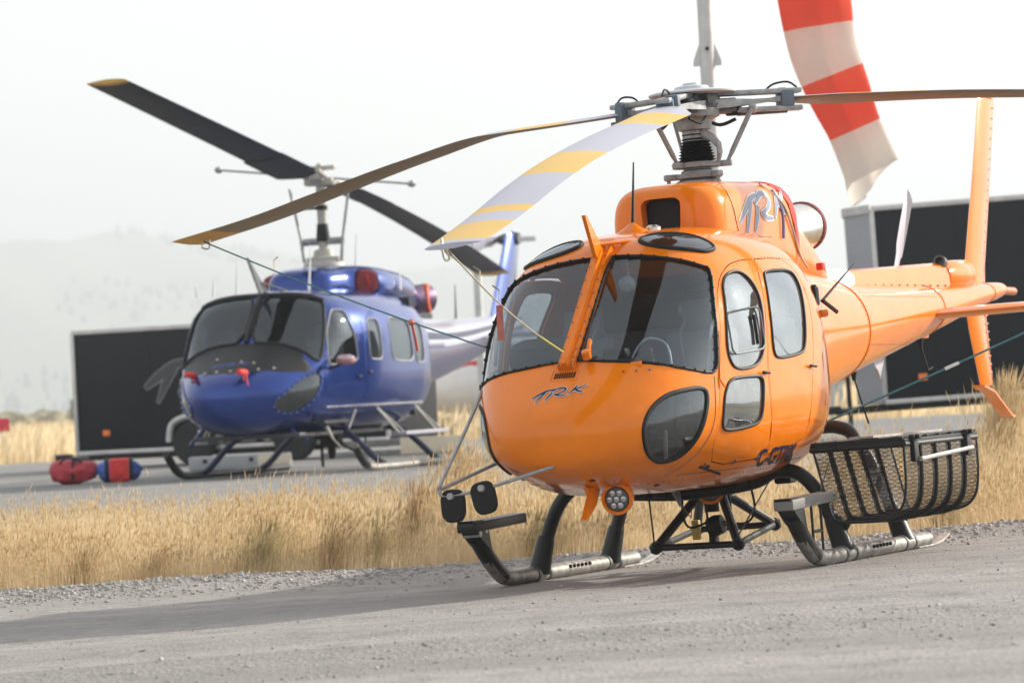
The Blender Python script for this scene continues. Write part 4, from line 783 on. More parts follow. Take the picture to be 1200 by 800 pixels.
# ---- cargo hook frame under the belly
nd = {'A': (.62, -.27, .16), 'B': (.55, .27, .15), 'C': (-.20, .27, .24), 'D': (-.18, -.27, .24), 'T': (.25, -.07, .49), 'U': (.25, .07, .49)}
for a, b, r in (('A', 'B', .022), ('B', 'C', .022), ('C', 'D', .022), ('D', 'A', .022), ('A', 'T', .03), ('B', 'U', .03), ('C', 'U', .03), ('D', 'T', .03), ('T', 'U', .04)):
    MB().tube([nd[a], nd[b]], r, 10).build('hook_frame_tube', BLKP, HEL)
for a in 'ABCD': MB().lathe([(.02, -.04), (.042, -.02), (.042, .02), (.02, .04)], nd[a], (.5, 0, 1), 12).build('frame_node', BLKP, HEL)
MB().tube([(.25, 0, .46), (.25, 0, .36)], .05, 12).lathe([(.06, -.05), (.07, 0), (.06, .05)], (.25, .02, .27), (0, 1, .2), 16).box((.25, .0, .21), (.08, .05, .12), bev=.015).build('cargo_hook', BLACK, HEL)
MB().box((.27, -.11, .25), (.05, .05, .13), bev=.01).build('hook_tag', mat('yellow_brass', (.50, .36, .06), .4), HEL)
MB().tube([(.95, -.17, .54), (.62, -.28, .20)], .006, 6).build('frame_cable', BLACK, HEL); MB().tube([(.95, -.28, .54), (.40, -.05, .47)], .012, 6).build('frame_strut', BLACK, HEL)
MB().tube([(-.1, .35, .58), (.22, .07, .47)], .012, 6).build('frame_strut', BLACK, HEL); MB().tube([(.62, .28, .18), (.1, .38, .56)], .005, 6).build('frame_cable', BLACK, HEL)
for k in range(4): MB().tube(spline([(.5 - .1 * k, -.1 + .12 * k, .52), (.45 - .1 * k, -.13 + .13 * k, .36), (.36 - .08 * k, -.12 + .1 * k, .27), (.27, -.02 + .02 * k, .30)], 6), .008, 6).build('hook_cable', BLACK, HEL)
MB().box((-.05, .42, .545), (.14, .12, .08), bev=.02).build('belly_fitting', BLACK, HEL); MB().box((1.0, -.1, .50), (.25, .06, .03), bev=.01).build('belly_fitting', BLACK, HEL)
MB().prism([(.95, -.02, .53), (.80, -.02, .53), (.80, -.02, .42)], (0, .015, 0)).build('belly_antenna', GREYM, HEL); MB().tube([(.80, -.012, .43), (.62, -.012, .34), (.60, -.012, .40)], .004, 6).build('belly_wire', DGREY, HEL)
MB().tube([(.55, .92, .62), (1.18, 1.05, .44)], .004, 6).build('step_stay_wire', DGREY, HEL)
for y, x in ((.30, 2.05), (.62, 1.95), (.12, 2.62)):
    p, n = lift(BV, Vector((x, y, .6)), Vector((0, .25, -1)), .002); MB().lathe([(.02, -.004), (.018, .003), (.005, .004)], p, n, 10).build('belly_drain', BLACK, HEL)
P = [lift(BV, Vector((x, .62, .6)), Vector((0, .5, -1)).normalized(), .001)[0] for x in (2.02, 1.75)]; MB().tube(P, .010, 6).build('belly_slot', BLACK, HEL)
# ---- external mirrors on rods
MB().tube(spline([(2.33, -.66, 1.285), (2.66, -.67, 1.02), (2.97, -.715, .73), (3.0, -.73, .665), (2.99, -.69, .625), (2.96, -.45, .655), (2.90, -.02, .755)], 8), .011, 8).build('mirror_rod', GREYM, HEL)
MB().tube([(3.0, -.735, .665), (2.52, -.535, .80)], .011, 8).build('mirror_rod', GREYM, HEL)
for p, rz, rx in (((2.97, -.66, .565), 8, 0), ((2.96, -.46, .60), 4, 10)):
    rm_ = Matrix.Rotation(R(rx), 3, 'X') @ Matrix.Rotation(R(rz), 3, 'Z'); o_ = chaikin([(0, -.073, -.10), (0, .073, -.10), (0, .078, .10), (0, -.078, .10)], 3, .2); mr = MB().rings([[Vector(p) + rm_ @ Vector((dx, v.y * k_, v.z * k_)) for v in o_] for dx, k_ in ((-.03, .85), (-.022, .96), (0, 1), (.02, .96), (.026, .88))]).build('mirror_housing', BLACK, HEL)
    MB().lathe([(.022, -.03), (.024, 0), (.02, .05)], Vector(p) + Vector((.0, 0, .055)), (1, 0, .1), 12).build('mirror_clamp', GREYM, mr)
# ---- cargo basket
BX0, BX1, BY0, BY1, BZ0, BZ1 = -.50, 1.11, 1.0, 1.6, .255, .715
def uprof(s, k=1.):
    """cross-section of the basket wall: s in 0..1 from the inner rim round the rounded bottom to the outer rim"""
    P = spline([(BY0 + .01, BZ1, 0), (BY0 + .045, .55, 0), (BY0 + .08, .39, 0), (BY0 + .105, .295, 0), (BY0 + .15, .262, 0), (BY0 + .28, .252, 0), (BY1 - .17, .254, 0), (BY1 - .08, .285, 0), (BY1 - .025, .36, 0), (BY1 - .004, .48, 0), (BY1, .6, 0), (BY1, BZ1, 0)], 8)
    return P
UP = uprof(0); ud = np.r_[0, np.cumsum([(b - a).length for a, b in zip(UP, UP[1:])])]; UL = ud[-1]; uy = [p.x for p in UP]; uz = [p.y for p in UP]
def upt(s): return float(np.interp(s, ud, uy)), float(np.interp(s, ud, uz))
bk = MB()
fr_ = [(BX0, BY0, BZ1), (BX1, BY0, BZ1), (BX1, BY1, BZ1), (BX0, BY1, BZ1)]
for a, b in zip(fr_, fr_[1:] + fr_[:1]): bk.tube([a, b], .018, 8); bk.tube([tuple(np.array(a) + (0, 0, .022)), tuple(np.array(b) + (0, 0, .022))], .013, 6)
BASK = bk.build('cargo_basket', BLKP, HEL)
for x in np.linspace(BX0, BX1, 6): MB().tube([(x, p.x, p.y) for p in UP], .012 if BX0 < x < BX1 else .009, 8, flat=1.6 if BX0 < x < BX1 else 1).build('basket_rib', BLKP, BASK)
wm = MB(); pitch = .047; wr = .0017
def wire(P):
    if len(P) > 1: wm.tube(P, wr, 3)
LX = BX1 - BX0; sl_ = 1.75
for k in np.arange(-LX * sl_, UL + LX * sl_, pitch):
    for sg in (1, -1):
        P = []; off_ = k if sg > 0 else k
        for x in np.linspace(0, LX, 60):
            s_ = off_ + sg * x * sl_ if sg > 0 else off_ + (LX - x) * sl_
            if 0 <= s_ <= UL: y, z = upt(s_); P.append((BX0 + x, y, z))
            elif P: break
        wire(P)
for xe in (BX0, BX1):
    for k in np.arange(-.5, 1.2, .030):
        for sg in (1, -1):
            P = []
            for t in np.linspace(0, .62, 32):
                y = BY0 + t; z = BZ0 + k + sg * (t if sg > 0 else t - .6) * .6
                ok = inside((y, z), [(p.x, p.y) for p in UP])
                if ok: P.append((xe, y, z))
                elif P: break
            wire(P)
wmo = wm.build('wire_mesh', BLKP, BASK); wmo['kind'] = 'stuff'
lid = MB()
for y in np.linspace(BY0 + .03, BY1 - .03, 5): lid.tube([(BX0, y, BZ1 + .045), (BX1, y, BZ1 + .045)], .008, 6)
for x in np.linspace(BX0, BX1, 7): lid.box((x, (BY0 + BY1) / 2, BZ1 + .04), (.03, BY1 - BY0, .014))
lid.build('basket_lid', BLKP, BASK); MB().box((.30, 1.31, BZ1 + .06), (1.5, .16, .014)).build('lid_plank', mat('weathered_plank', (.38, .35, .32), .7, var=.25, scale=8), BASK)
for x in (.95, -.22): MB().box((x, BY1 + .02, BZ1 - .03), (.09, .035, .17), bev=.01).box((x, BY1 + .03, BZ1 + .04), (.05, .07, .03), bev=.008).build('basket_latch', BLACK, BASK)
MB().tube([(.93, BY1 + .05, BZ1 - .10), (-.22, BY1 + .05, BZ1 - .065)], .015, 10).build('basket_handle', STEEL, BASK)
for x in (.74, -.54): MB().tube([(x, 1.1, .27), (x, 1.04, .18)], .02, 8).build('basket_mount', BLKP, BASK)
# ------------------------------------------------------------------ blue helicopter
BLUE = mat('blue_metallic_paint', (.009, .040, .23), .22, metal=.6, coat=.5, var=.02, scale=.6)
BLUE2 = mat('pale_blue_pearl', (.30, .42, .72), .3, metal=.2, coat=.8)
HOOD = mat('black_antiglare', (.010, .011, .013), .42, spec=.3)
SILV = mat('silver_white_paint', (.34, .34, .42), .35, coat=.6)
PURP = mat('dark_violet_paint', (.045, .045, .12), .35, coat=.6)
GLB = glass('blue_helicopter_glass', (.36, .44, .52), ior=1.8, dirt=.012)
DIRTSHADE = mat('grimy_shaded_belly', (.035, .036, .042), .5, var=.4, scale=6)  # dark from grime and from underside shade put into the colour
DBL = mat('bell_blade_black', (.018, .02, .024), .5, var=.25, scale=4)
IVORY = mat('ivory_hub_paint', (.40, .39, .35), .45, var=.15)
BL = [(3.85, .006, 1.04, 1.05, 1.045, 2, 2), (3.83, .2, .86, 1.19, 1.05, 2.1, 2.1), (3.74, .42, .73, 1.29, 1.06, 2.2, 2.2), (3.55, .64, .63, 1.41, 1.08, 2.3, 2.2),
      (3.3, .81, .57, 1.56, 1.1, 2.4, 2.2), (3.0, .95, .535, 1.77, 1.15, 2.5, 2.4), (2.75, 1.02, .52, 2.06, 1.2, 2.6, 2.8), (2.5, 1.08, .515, 2.31, 1.25, 2.7, 3.4),
      (2.35, 1.12, .51, 2.38, 1.28, 2.8, 3.6), (2.1, 1.18, .51, 2.42, 1.3, 2.8, 3.6), (1.6, 1.26, .51, 2.44, 1.3, 2.8, 3.6), (.8, 1.3, .51, 2.45, 1.3, 2.8, 3.6),
      (0, 1.3, .51, 2.44, 1.32, 2.8, 3.4), (-.5, 1.26, .52, 2.42, 1.35, 2.7, 3.2), (-.9, 1.15, .6, 2.36, 1.4, 2.6, 2.9), (-1.3, .98, .72, 2.28, 1.45, 2.4, 2.6),
      (-1.9, .72, .86, 2.2, 1.5, 2.2, 2.4), (-2.6, .52, .98, 2.14, 1.55, 2.1, 2.3), (-4, .42, 1.15, 2.06, 1.6, 2.1, 2.1), (-6.9, .27, 1.62, 2.1, 1.86, 2, 2),
      (-8.0, .2, 1.8, 2.16, 1.98, 2, 2), (-8.25, .12, 1.9, 2.14, 2.0, 2, 2), (-8.3, .01, 2.0, 2.02, 2.01, 2, 2)]
BH = thing('blue_helicopter', 'blue twin-engine helicopter with black two-blade rotor parked on the tarmac', 'helicopter', frame((-2.5, 58, .26), R(18.2)))
BRG = loft(BL[:18], 100, 96); BB = bvh_rings(loft(BL, 140, 96))
bws = chaikin([(3.0, .04, 1.745), (3.0, .48, 1.715), (2.95, .78, 1.60), (2.9, .93, 1.46), (2.8, .965, 1.52), (2.65, .94, 1.93), (2.42, .87, 2.22), (2.38, .75, 2.29), (2.38, .4, 2.345), (2.37, .04, 2.355)], 1)
bch = spline([(3.60, .55, .96), (3.50, .67, 1.07), (3.27, .80, 1.23), (2.97, .95, 1.32), (2.92, .97, 1.17), (3.07, .90, .97), (3.28, .75, .83), (3.5, .6, .84)], 5, True); AXB = Vector((.6, .8, -.15)).normalized()
bwin = [chaikin(w_, 3, .13) for w_ in ([(2.40, 1.1, 2.13), (2.18, 1.1, 2.12), (2.10, 1.1, 1.75), (2.08, 1.1, 1.45), (2.76, 1.1, 1.40), (2.62, 1.1, 1.85)], [(1.74, 1.1, 2.0), (1.38, 1.1, 2.0), (1.40, 1.1, 1.46), (1.78, 1.1, 1.47)],
        [(1.05, 1.1, 2.02), (.25, 1.1, 1.99), (.25, 1.1, 1.42), (1.08, 1.1, 1.44)], [(.12, 1.1, 1.98), (-.24, 1.1, 1.93), (-.20, 1.1, 1.40), (.14, 1.1, 1.41)])]
cuts = [MB() for _ in range(3)]
for sgn in (1, -1):
    f = (lambda P: [Vector(p) for p in P]) if sgn > 0 else mir
    cutter(cuts[0], f(bws), Xf, 2.2, 4.0); cutter(cuts[1], f(bch), Vector((AXB.x, AXB.y * sgn, AXB.z)), 2.2, 3.6)
    for w_ in bwin: cutter(cuts[2], f(w_), Y_ * sgn, .7, 1.6)
me = shell_mesh(BRG, .03)
for c_ in cuts: me = boolean(me, c_)
NAVYB = mat('grimy_shaded_navy_belly', (.008, .012, .035), .38, coat=.3, var=.4, scale=5)  # lower hull colour carries both grime and painted-in shading
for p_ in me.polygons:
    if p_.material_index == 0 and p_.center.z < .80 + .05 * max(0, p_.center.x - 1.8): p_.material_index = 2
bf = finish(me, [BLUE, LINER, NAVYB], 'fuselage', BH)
boomR2 = np.array([r for r in loft(BL, 300, 56) if r[0][0] < -2.5]); bm_ = MB(); bm_.rings(boomR2)
nr = len(boomR2); k56 = 56
bm_.m = [(1 if math.sin((j + .5) / k56 * 6.283) < .22 - .3 * (i / nr) else (2 if abs(math.sin((j + .5) / k56 * 6.283) - .45) < .09 else 0)) for i in range(nr - 1) for j in range(k56)] + [0, 0]
bm_.build('tail_boom', [SILV, PURP, NAVY], BH)
for sgn in (1, -1):
    f = (lambda P: [Vector(p) for p in P]) if sgn > 0 else mir; axc = Vector((AXB.x, AXB.y * sgn, AXB.z))
    g = MB(); patch(g, f(bws), Xf, BB, -.006, .06); w = g.build('windshield', GLB, BH, 180, False); P = on_surface(f(bws), Xf, BB, .004); rm = MB().tube(P, .024, 8, closed=True, flat=.8); bolts(rm, P, .1, .012, (.01, 0, .01)); rm.build('rubber_seal', BLACK, w)
    g = MB(); patch(g, f(bch), axc, BB, -.004, .05); c = g.build('chin_window', GLASSD, BH, 180, False); P = on_surface(f(bch), axc, BB, .004); MB().tube(P, .014, 6, closed=True).build('seal', BLUE, c)
    rb = MB(); bolts(rb, P, .10, .008, (.012, .012 * sgn, 0)); rb.build('seal_rivet', STEEL, c)
    for k, w_ in enumerate(bwin):
        g = MB(); patch(g, f(w_), Y_ * sgn, BB, -.004, .07); c = g.build('cabin_window', GLB, BH, 180, False); MB().tube(on_surface(f(w_), Y_ * sgn, BB, .004), .014, 6, closed=True).build('window_frame', mat('grey_frame', (.22, .23, .26), .5), c)
    # doors outlines as slightly proud panels with cut-outs for their windows
    dp = MB(); patch(dp, f(chaikin([(2.72, 1, .98), (2.86, 1, 1.15), (2.80, 1, 1.45), (2.66, 1, 1.86), (2.43, 1, 2.18), (2.10, 1, 2.20), (2.0, 1, 1.8), (1.96, 1, 1.3), (1.98, 1, .98)], 1)), Y_ * sgn, BB, .006, .08, [f(grow2(bwin[0], .01))], .005); d0 = dp.build('crew_door', BLUE, BH)
    dp = MB(); patch(dp, f(chaikin([(1.90, 1, .86), (1.92, 1, 1.3), (1.86, 1, 2.16), (-.34, 1, 2.12), (-.32, 1, 1.5), (-.28, 1, .90)], 1)), Y_ * sgn, BB, .006, .08, [f(grow2(w_, .01)) for w_ in bwin[1:]], .005); d1 = dp.build('sliding_door', BLUE, BH)
    for x, z in ((2.06, 1.25), (1.78, 1.30)): p, n = lift(BB, Vector((x, 0, z)), Y_ * sgn, .012); MB().box(p, (.12, .02, .03), bev=.006).build('door_handle', BLACK, d0 if x > 2 else d1)
    MB().tube(on_surface([Vector((x, 0, .87)) for x in np.linspace(2.75, -.4, 20)], Y_ * sgn, BB, .006), .012, 6).build('door_rail', STEEL, BH)
    if sgn > 0:
        mr_ = MB().lathe([(.05, -.04), (.11, -.035), (.13, 0), (.12, .04), (.06, .06)], (2.74, 1.26 * sgn, 1.46), (.2, .1 * sgn, 1), 20).build('search_lamp', mat('lamp_red_grey', (.30, .12, .12), .45), BH)
        MB().lathe([(.115, .04), (.10, .055), (.02, .06)], (2.74, 1.26 * sgn, 1.46), (.2, .1 * sgn, 1), 18).build('lamp_lid', SILV, mr_)
        MB().tube([(2.72, 1.0 * sgn, 1.36), (2.74, 1.2 * sgn, 1.42)], .02, 8).build('lamp_arm', BLACK, mr_)
    # cabin step hung on struts
    sp_ = MB().box((.42, 1.42 * sgn, .47), (1.75, .22, .05), bev=.015).build('cabin_step', mat('step_grey', (.34, .33, .38), .5), BH)
    for x in (1.25, -.25):
        for dx in (-.16, .05): MB().tube([(x + .12, 1.12 * sgn, .86), (x + dx, 1.42 * sgn, .48)], .016, 6).build('step_strut', IVORY, sp_)
    MB().tube([(2.1, 1.12 * sgn, .82), (2.2, 1.05 * sgn, .58)], .018, 6).build('foot_peg', ALU, BH)
# antiglare hood, nose band, lettering, pitot covers
hood = MB(); patch(hood, [(3.5, y, z) for y, z in [(-.86, 1.44), (-.6, 1.38), (-.3, 1.335), (0, 1.32), (.3, 1.335), (.6, 1.38), (.86, 1.44), (.90, 1.50)]] + [(3.0, y, z) for y, z in [(.74, 1.60), (.46, 1.695), (.0, 1.735), (-.46, 1.695), (-.74, 1.60), (-.90, 1.50)]], (1, 0, .3), BB, .005, .05); hood.build('antiglare_panel', HOOD, BH)
for k, (gr, m_, of) in enumerate(((0, mat('hood_blue', (.03, .08, .32), .4), .009),)):
    mb = MB(); trk(mb, lambda u, v, s: lift(BB, Vector((3.5, -.36 + .56 * u, 1.41 + .12 * v)), Vector((1, 0, .4)).normalized(), of + .0003 * s)[0], 2.9, gr); mb.build('nose_lettering', m_, BH)
for y, z in ((-.62, 1.36), (-.38, 1.36), (-.2, 1.355), (0, 1.35), (.08, 1.52), (.25, 1.50), (.52, 1.42), (-.3, 1.6), (.35, 1.38)):
    p, n = lift(BB, Vector((3.5, y, z)), Vector((1, 0, .3)).normalized(), .008); MB().lathe([(.022, -.006), (.02, .012), (.008, .016)], p, n, 8).build('hood_fastener', STEEL, BH)
for y in (-.58, .22):
    p, n = lift(BB, Vector((3.5, y, 1.335)), Xf, .0); c = MB().lathe([(.035, 0), (.04, .03), (.038, .20), (.02, .22)], p + Vector((-.02, 0, .03)), (1, -.1, .05), 10).build('pitot_cover', RED, BH)
    MB().tube(spline([p + Vector((.06, 0, .02)), p + Vector((.09, .01, -.15)), p + Vector((.06, .03, -.32))], 4), .016, 5, flat=.3).build('cover_streamer', RED, c); MB().tube(spline([p + Vector((.1, .05, .02)), p + Vector((.12, .07, -.1)), p + Vector((.10, .10, -.24))], 4), .014, 5, flat=.3).build('cover_streamer', RED, c)
MB().tube([lift(BB, Vector((x, 0, z)), Vector((.6, 0, .8)), .015)[0] for x, z in ((3.02, 1.75), (2.75, 2.05), (2.5, 2.3), (2.3, 2.38))], .03, 6).build('centre_post', HOOD, BH)
MB().tube([lift(BB, Vector((2.4, y, 2.36)), Vector((.4, 0, .9)).normalized(), .01)[0] for y in np.linspace(-.85, .85, 20)], .03, 6).build('windshield_top_trim', HOOD, BH)
cc_ = MB().prism([(2.42, -.012, 2.38), (2.48, -.012, 2.42), (2.85, -.012, 2.86), (2.80, -.012, 2.85), (2.34, -.012, 2.52), (2.15, -.012, 2.42)], (0, .024, 0)).build('upper_cable_cutter', DGREY, BH); MB().tube([(2.45, 0, 2.55), (1.95, .2, 2.42)], .014, 6).build('cutter_brace', DGREY, BH)
MB().box((1.6, 0, .53), (3.2, 1.5, .06), bev=.02).build('belly_panel', DIRTSHADE, BH)
ins = MB().box((1.2, 0, .68), (3.2, 1.9, .04)).box((-.3, 0, 1.5), (.05, 2.2, 1.6)); ins.build('cabin_floor', LINER, BH)
for y in (-.5, .5): MB().box((1.75, y, 1.0), (.5, .5, .14), bev=.05).box((1.52, y, 1.38), (.13, .5, .75), Matrix.Rotation(R(-8), 3, 'Y'), bev=.05).box((1.45, y, 1.86), (.10, .28, .2), bev=.04).build('front_seat', SEAT, BH)
MB().box((2.55, 0, 1.38), (.25, 1.3, .42), Matrix.Rotation(R(15), 3, 'Y'), bev=.06).box((2.1, 0, .95), (.9, .26, .35), bev=.03).build('instrument_panel', PANELK, BH)
# cowling
BC = [(1.14, .02, 2.44, 2.46, 2.45, 2.5, 2.5), (1.12, .30, 2.38, 2.60, 2.43, 2.5, 3.0), (1.04, .42, 2.34, 2.69, 2.42, 2.5, 3.4), (.85, .49, 2.3, 2.74, 2.42, 2.5, 3.4), (.58, .56, 2.3, 2.765, 2.42, 2.5, 3.4), (.34, .72, 2.3, 2.775, 2.42, 2.5, 3.6), (.12, .84, 2.3, 2.78, 2.42, 2.5, 3.6),
      (-.25, .88, 2.28, 2.78, 2.42, 2.5, 3.3), (-.6, .87, 2.25, 2.77, 2.42, 2.5, 3.0), (-1.3, .80, 2.2, 2.72, 2.4, 2.5, 2.8), (-1.9, .68, 2.1, 2.60, 2.3, 2.4, 2.5), (-2.3, .54, 2.05, 2.42, 2.22, 2.3, 2.3), (-2.55, .36, 2.05, 2.25, 2.15, 2, 2)]
BCR = loft(BC, 60, 60); BCB = bvh_rings(BCR); cm = MB().rings(BCR); me = bpy.data.meshes.new('c'); me.from_pydata(cm.v, [], cm.f); outward(me)
c2 = MB(); inl = chaikin([Vector((.32, .72, 2.535)) + Vector((-.60, .80, 0)) * p + Vector((0, 0, 1)) * q for p, q in ((-.19, -.15), (-.05, -.185), (.15, -.17), (.21, -.05), (.18, .13), (.05, .19), (-.13, .18), (-.20, .05))], 2); AXI = Vector((.80, .60, .03)).normalized()
for sgn in (1, -1): f = (lambda P: [Vector(p) for p in P]) if sgn > 0 else mir; cutter(c2, f(inl), Vector((AXI.x, AXI.y * sgn, AXI.z)), .60, 1.7)
finish(boolean(me, c2), [BLUE], 'engine_cowling', BH)
for sgn in (1, -1):
    f = (lambda P: [Vector(p) for p in P]) if sgn > 0 else mir; ax = Vector((AXI.x, AXI.y * sgn, AXI.z))
    P = [Vector(p) for p in f(inl)]; cen = sum(P, Vector()) / len(P); mb = MB(); Q = [cen + (p - cen) * .86 for p in P]; Q = [p - ax * (p.dot(ax) - .70) for p in Q]; cq = sum(Q, Vector()) / len(Q)
    mb.add(Q + [q + ax * .05 + (cq - q) * .12 for q in Q] + [cq + ax * .07] + [q - ax * .05 for q in Q], [(i, (i + 1) % len(Q), len(Q) + (i + 1) % len(Q), len(Q) + i) for i in range(len(Q))] + [(len(Q) + i, len(Q) + (i + 1) % len(Q), 2 * len(Q)) for i in range(len(Q))] + [((i + 1) % len(Q), i, 2 * len(Q) + 1 + i, 2 * len(Q) + 1 + (i + 1) % len(Q)) for i in range(len(Q))])
    cvr = mb.build('intake_cover', mat('dark_red_cover', (.20, .018, .025), .7, bump=.3, bscale=20), BH); MB().tube(spline([cq + ax * .075 + Vector((0, 0, .08)), cq + ax * .09, cq + ax * .08 + Vector((-.12, 0, -.12))], 5), .012, 5).build('cover_cord', RED, cvr)
    MB().lathe([(.17, 0), (.20, .1), (.21, .34), (.18, .34)], (-2.0, .50 * sgn, 2.30), (-.93, .36 * sgn, .05), 24).build('exhaust_stack', mat('violet_heat_steel', (.20, .13, .22), .4, metal=.7), BH)
    pl = MB().lathe([(.16, -.02), (.185, .0), (.20, .03), (.205, .09), (.16, .11), (.13, .10), (.125, .02)], (-2.22, .62 * sgn, 2.31), (-.2, .97 * sgn, .05), 24).build('exhaust_plug', mat('orange_red_foam', (.62, .10, .03), .7), BH); MB().tube(spline([(-2.18, .72 * sgn, 2.40), (-2.2, .74 * sgn, 2.32), (-2.24, .74 * sgn, 2.22), (-2.26, .70 * sgn, 2.16)], 4), .022, 6).build('plug_handle', mat('lime_webbing', (.40, .50, .04), .7), pl)
    MB().tube([(-.45, .92 * sgn, 2.40), (-.62, .86 * sgn, 2.72)], [.02, .007], 6).build('whip_antenna', WHITE, BH)
for x, y, h, lx in ((1.75, .42, .62, -.16), (2.15, -.45, .50, -.1), (2.22, -.75, .25, -.04), (2.3, -.95, .14, .03), (-1.2, 0, .55, -.12), (-5.4, 0, .5, -.03)):
    z0 = 2.40 if x > -1 else (2.70 if x > -2 else 2.07); MB().tube([(x, y, z0), (x + lx, y, z0 + h)], [.018, .006], 6).build('whip_antenna', WHITE if x > -5 else DGREY, BH)
# mast and rotor
MB().lathe([(.30, 2.74), (.28, 2.82), (.24, 2.84), (.24, 2.90), (.15, 2.92), (.13, 3.0), (.065, 3.02), (.065, 3.95)], n=20).build('rotor_mast', IVORY, BH)
MB().lathe([(.09, 3.12), (.095, 3.16), (.075, 3.36)], n=16).build('mast_boot', BLACK, BH)
MB().tube([(0, -.30, 3.12), (0, .30, 3.12)], .05, 8).tube([(.05, -.30, 3.14), (.05, -.27, 2.84)], .025, 8).tube([(.05, .30, 3.14), (.05, .27, 2.84)], .025, 8).build('swashplate_frame', GREYM, BH)
for y in (-.30, .30): MB().tube([(.05, y, 3.14), (.05, y * 1.45, 3.86)], .02, 8).build('control_rod', GREYM, BH)
for z in (3.58,): MB().lathe([(.085, z - .03), (.085, z + .03)], n=14).box((0, -.16, z), (.05, .2, .04)).build('collar', BLACK, BH)
MB().box((0, 0, 3.97), (.44, .20, .13), Matrix.Rotation(R(-9), 3, 'Y'), bev=.05).box((0, 0, 3.93), (.20, .42, .10), bev=.03).box((0, 0, 4.12), (.10, .46, .06), bev=.01).lathe([(.05, 4.0), (.06, 4.12), (.04, 4.18)], n=12).build('rotor_hub', IVORY, BH)
MB().tube([(0, -1.48, 4.19), (0, 1.32, 3.82)], .016, 8).build('stabilizer_bar', GREYM, BH)
for y, z in ((-1.48, 4.19), (1.32, 3.82)): MB().lathe([(.01, -.06), (.045, -.03), (.045, .03), (.01, .06)], (0, y, z), (0, 1, -.13), 10).build('bar_weight', GREYM, BH)
for az, path in ((0, [(.45, 4.03), (2, 4.26), (5, 4.69), (6.85, 4.95)]), (math.pi, [(.45, 3.90), (2, 3.68), (5, 3.15), (6.9, 2.74)])):
    Rg, q = blade(path, .545, (.45, .75, .42), .06, (R(9), R(1)), az, 1); mb = MB(); V = [p for r in Rg for p in r]; mb.v = [tuple(p) for p in V]
    for i in range(59):
        for j in range(16): mb.f.append((i * 16 + j, i * 16 + (j + 1) % 16, (i + 1) * 16 + (j + 1) % 16, (i + 1) * 16 + j)); mb.m.append(1 if (q[i] > 6.68) else 0); mb.sm.append(True)
    mb.f += [tuple(range(16)), tuple(59 * 16 + j for j in range(16))]; mb.m += [0, 1]; mb.sm += [False] * 2; mb.build('rotor_blade', [DBL, YELLOWU], BH, 60)
    c = 1 if az == 0 else -1; Rg2, _ = blade([(.42, path[0][1] - .0), (1.0, np.interp(1.0, [p[0] for p in path], [p[1] for p in path])), (1.75, np.interp(1.75, [p[0] for p in path], [p[1] for p in path]))], .60, (.42, .5, .5), .085, (R(9), R(8)), az, 1); MB().rings(Rg2).build('blade_doubler', DBL, BH, 60)
    MB().tube([(c * .15, -.14, 3.97 + .02 * c), (c * .62, -.2, path[0][1] + .03 * c)], .035, 8).tube([(c * .15, .14, 3.97 + .02 * c), (c * .62, .2, path[0][1] + .03 * c)], .035, 8).build('blade_grip', IVORY, BH)
# tail
def foil2(st, name, m, horiz=None):
    rg = []
    for lead, trail, h, t in st:
        r_ = []
        for a in np.linspace(0, 2 * math.pi, 20, endpoint=False):
            u = (1 - math.cos(a)) / 2; yy = t * math.sin(a) * (1.5 * math.sqrt(max(u, 1e-4)) * (1 - u) + .06); x = lead + (trail - lead) * u; r_.append((x, yy, h) if horiz is None else (x, h, yy + horiz))
        rg.append(r_)
    return MB().rings(rg).build(name, m, BH, 50)
foil2([(-6.9, -8.15, 1.95, .17), (-7.05, -8.15, 2.15, .17), (-7.5, -8.4, 2.75, .15), (-7.92, -8.65, 3.32, .13), (-7.96, -8.66, 3.38, .1)], 'tail_fin', BLUE)
foil2([(-6.0, -6.85, -1.3, .09), (-5.9, -6.85, 0, .1), (-6.0, -6.85, 1.3, .09)], 'horizontal_stabilizer', SILV, 1.80)
MB().lathe([(.09, -.12), (.12, 0), (.09, .14), (.05, .24)], (-8.28, 0, 3.30), (0, -1, 0), 14).build('tail_gearbox', DGREY, BH)
for s1 in (1, -1): MB().rings([[Vector((-8.28, -.26, 3.30)) + Vector((.93 * s1, 0, -.05 * s1)) * r + Vector((u * .04, t * .02, u * w)) for u, t in ((-.5, 0), (0, 1), (.5, 0), (0, -1))] for r, w in ((.05, .12), (.3, .2), (1.3, .22))]).build('tail_rotor_blade', SILV, BH)
MB().tube([(-7.3, 0, 1.72), (-7.9, 0, 1.35), (-8.3, 0, 1.30)], .025, 8).build('tail_skid', BLACK, BH)
# gear
for s1 in (-1, 1):
    so = MB().tube(spline([(-1.6, 1.32 * s1, .05), (0, 1.32 * s1, .05), (1.6, 1.32 * s1, .05), (2.15, 1.32 * s1, .06), (2.42, 1.32 * s1, .13), (2.62, 1.32 * s1, .27), (2.74, 1.32 * s1, .36)], 6), .05, 12).build('skid_tube', SKIDM if s1 > 0 else BLKP, BH)
    MB().tube(spline([(2.30, 1.32 * s1, .09), (2.48, 1.32 * s1, .165), (2.72, 1.32 * s1, .35)], 4), .056, 10).build('skid_toe', BLKP, so)
for x in (1.55, -.62):
    pr = [(0, .53), (.45, .55), (.62, .55), (.82, .48), (1.0, .33), (1.18, .15), (1.30, .07)]; MB().tube(spline([(x, -y, z) for y, z in reversed(pr[1:])] + [(x, y, z) for y, z in pr], 5), .045, 12).build('cross_tube', mat('navy_tube', (.012, .02, .06), .4), BH)
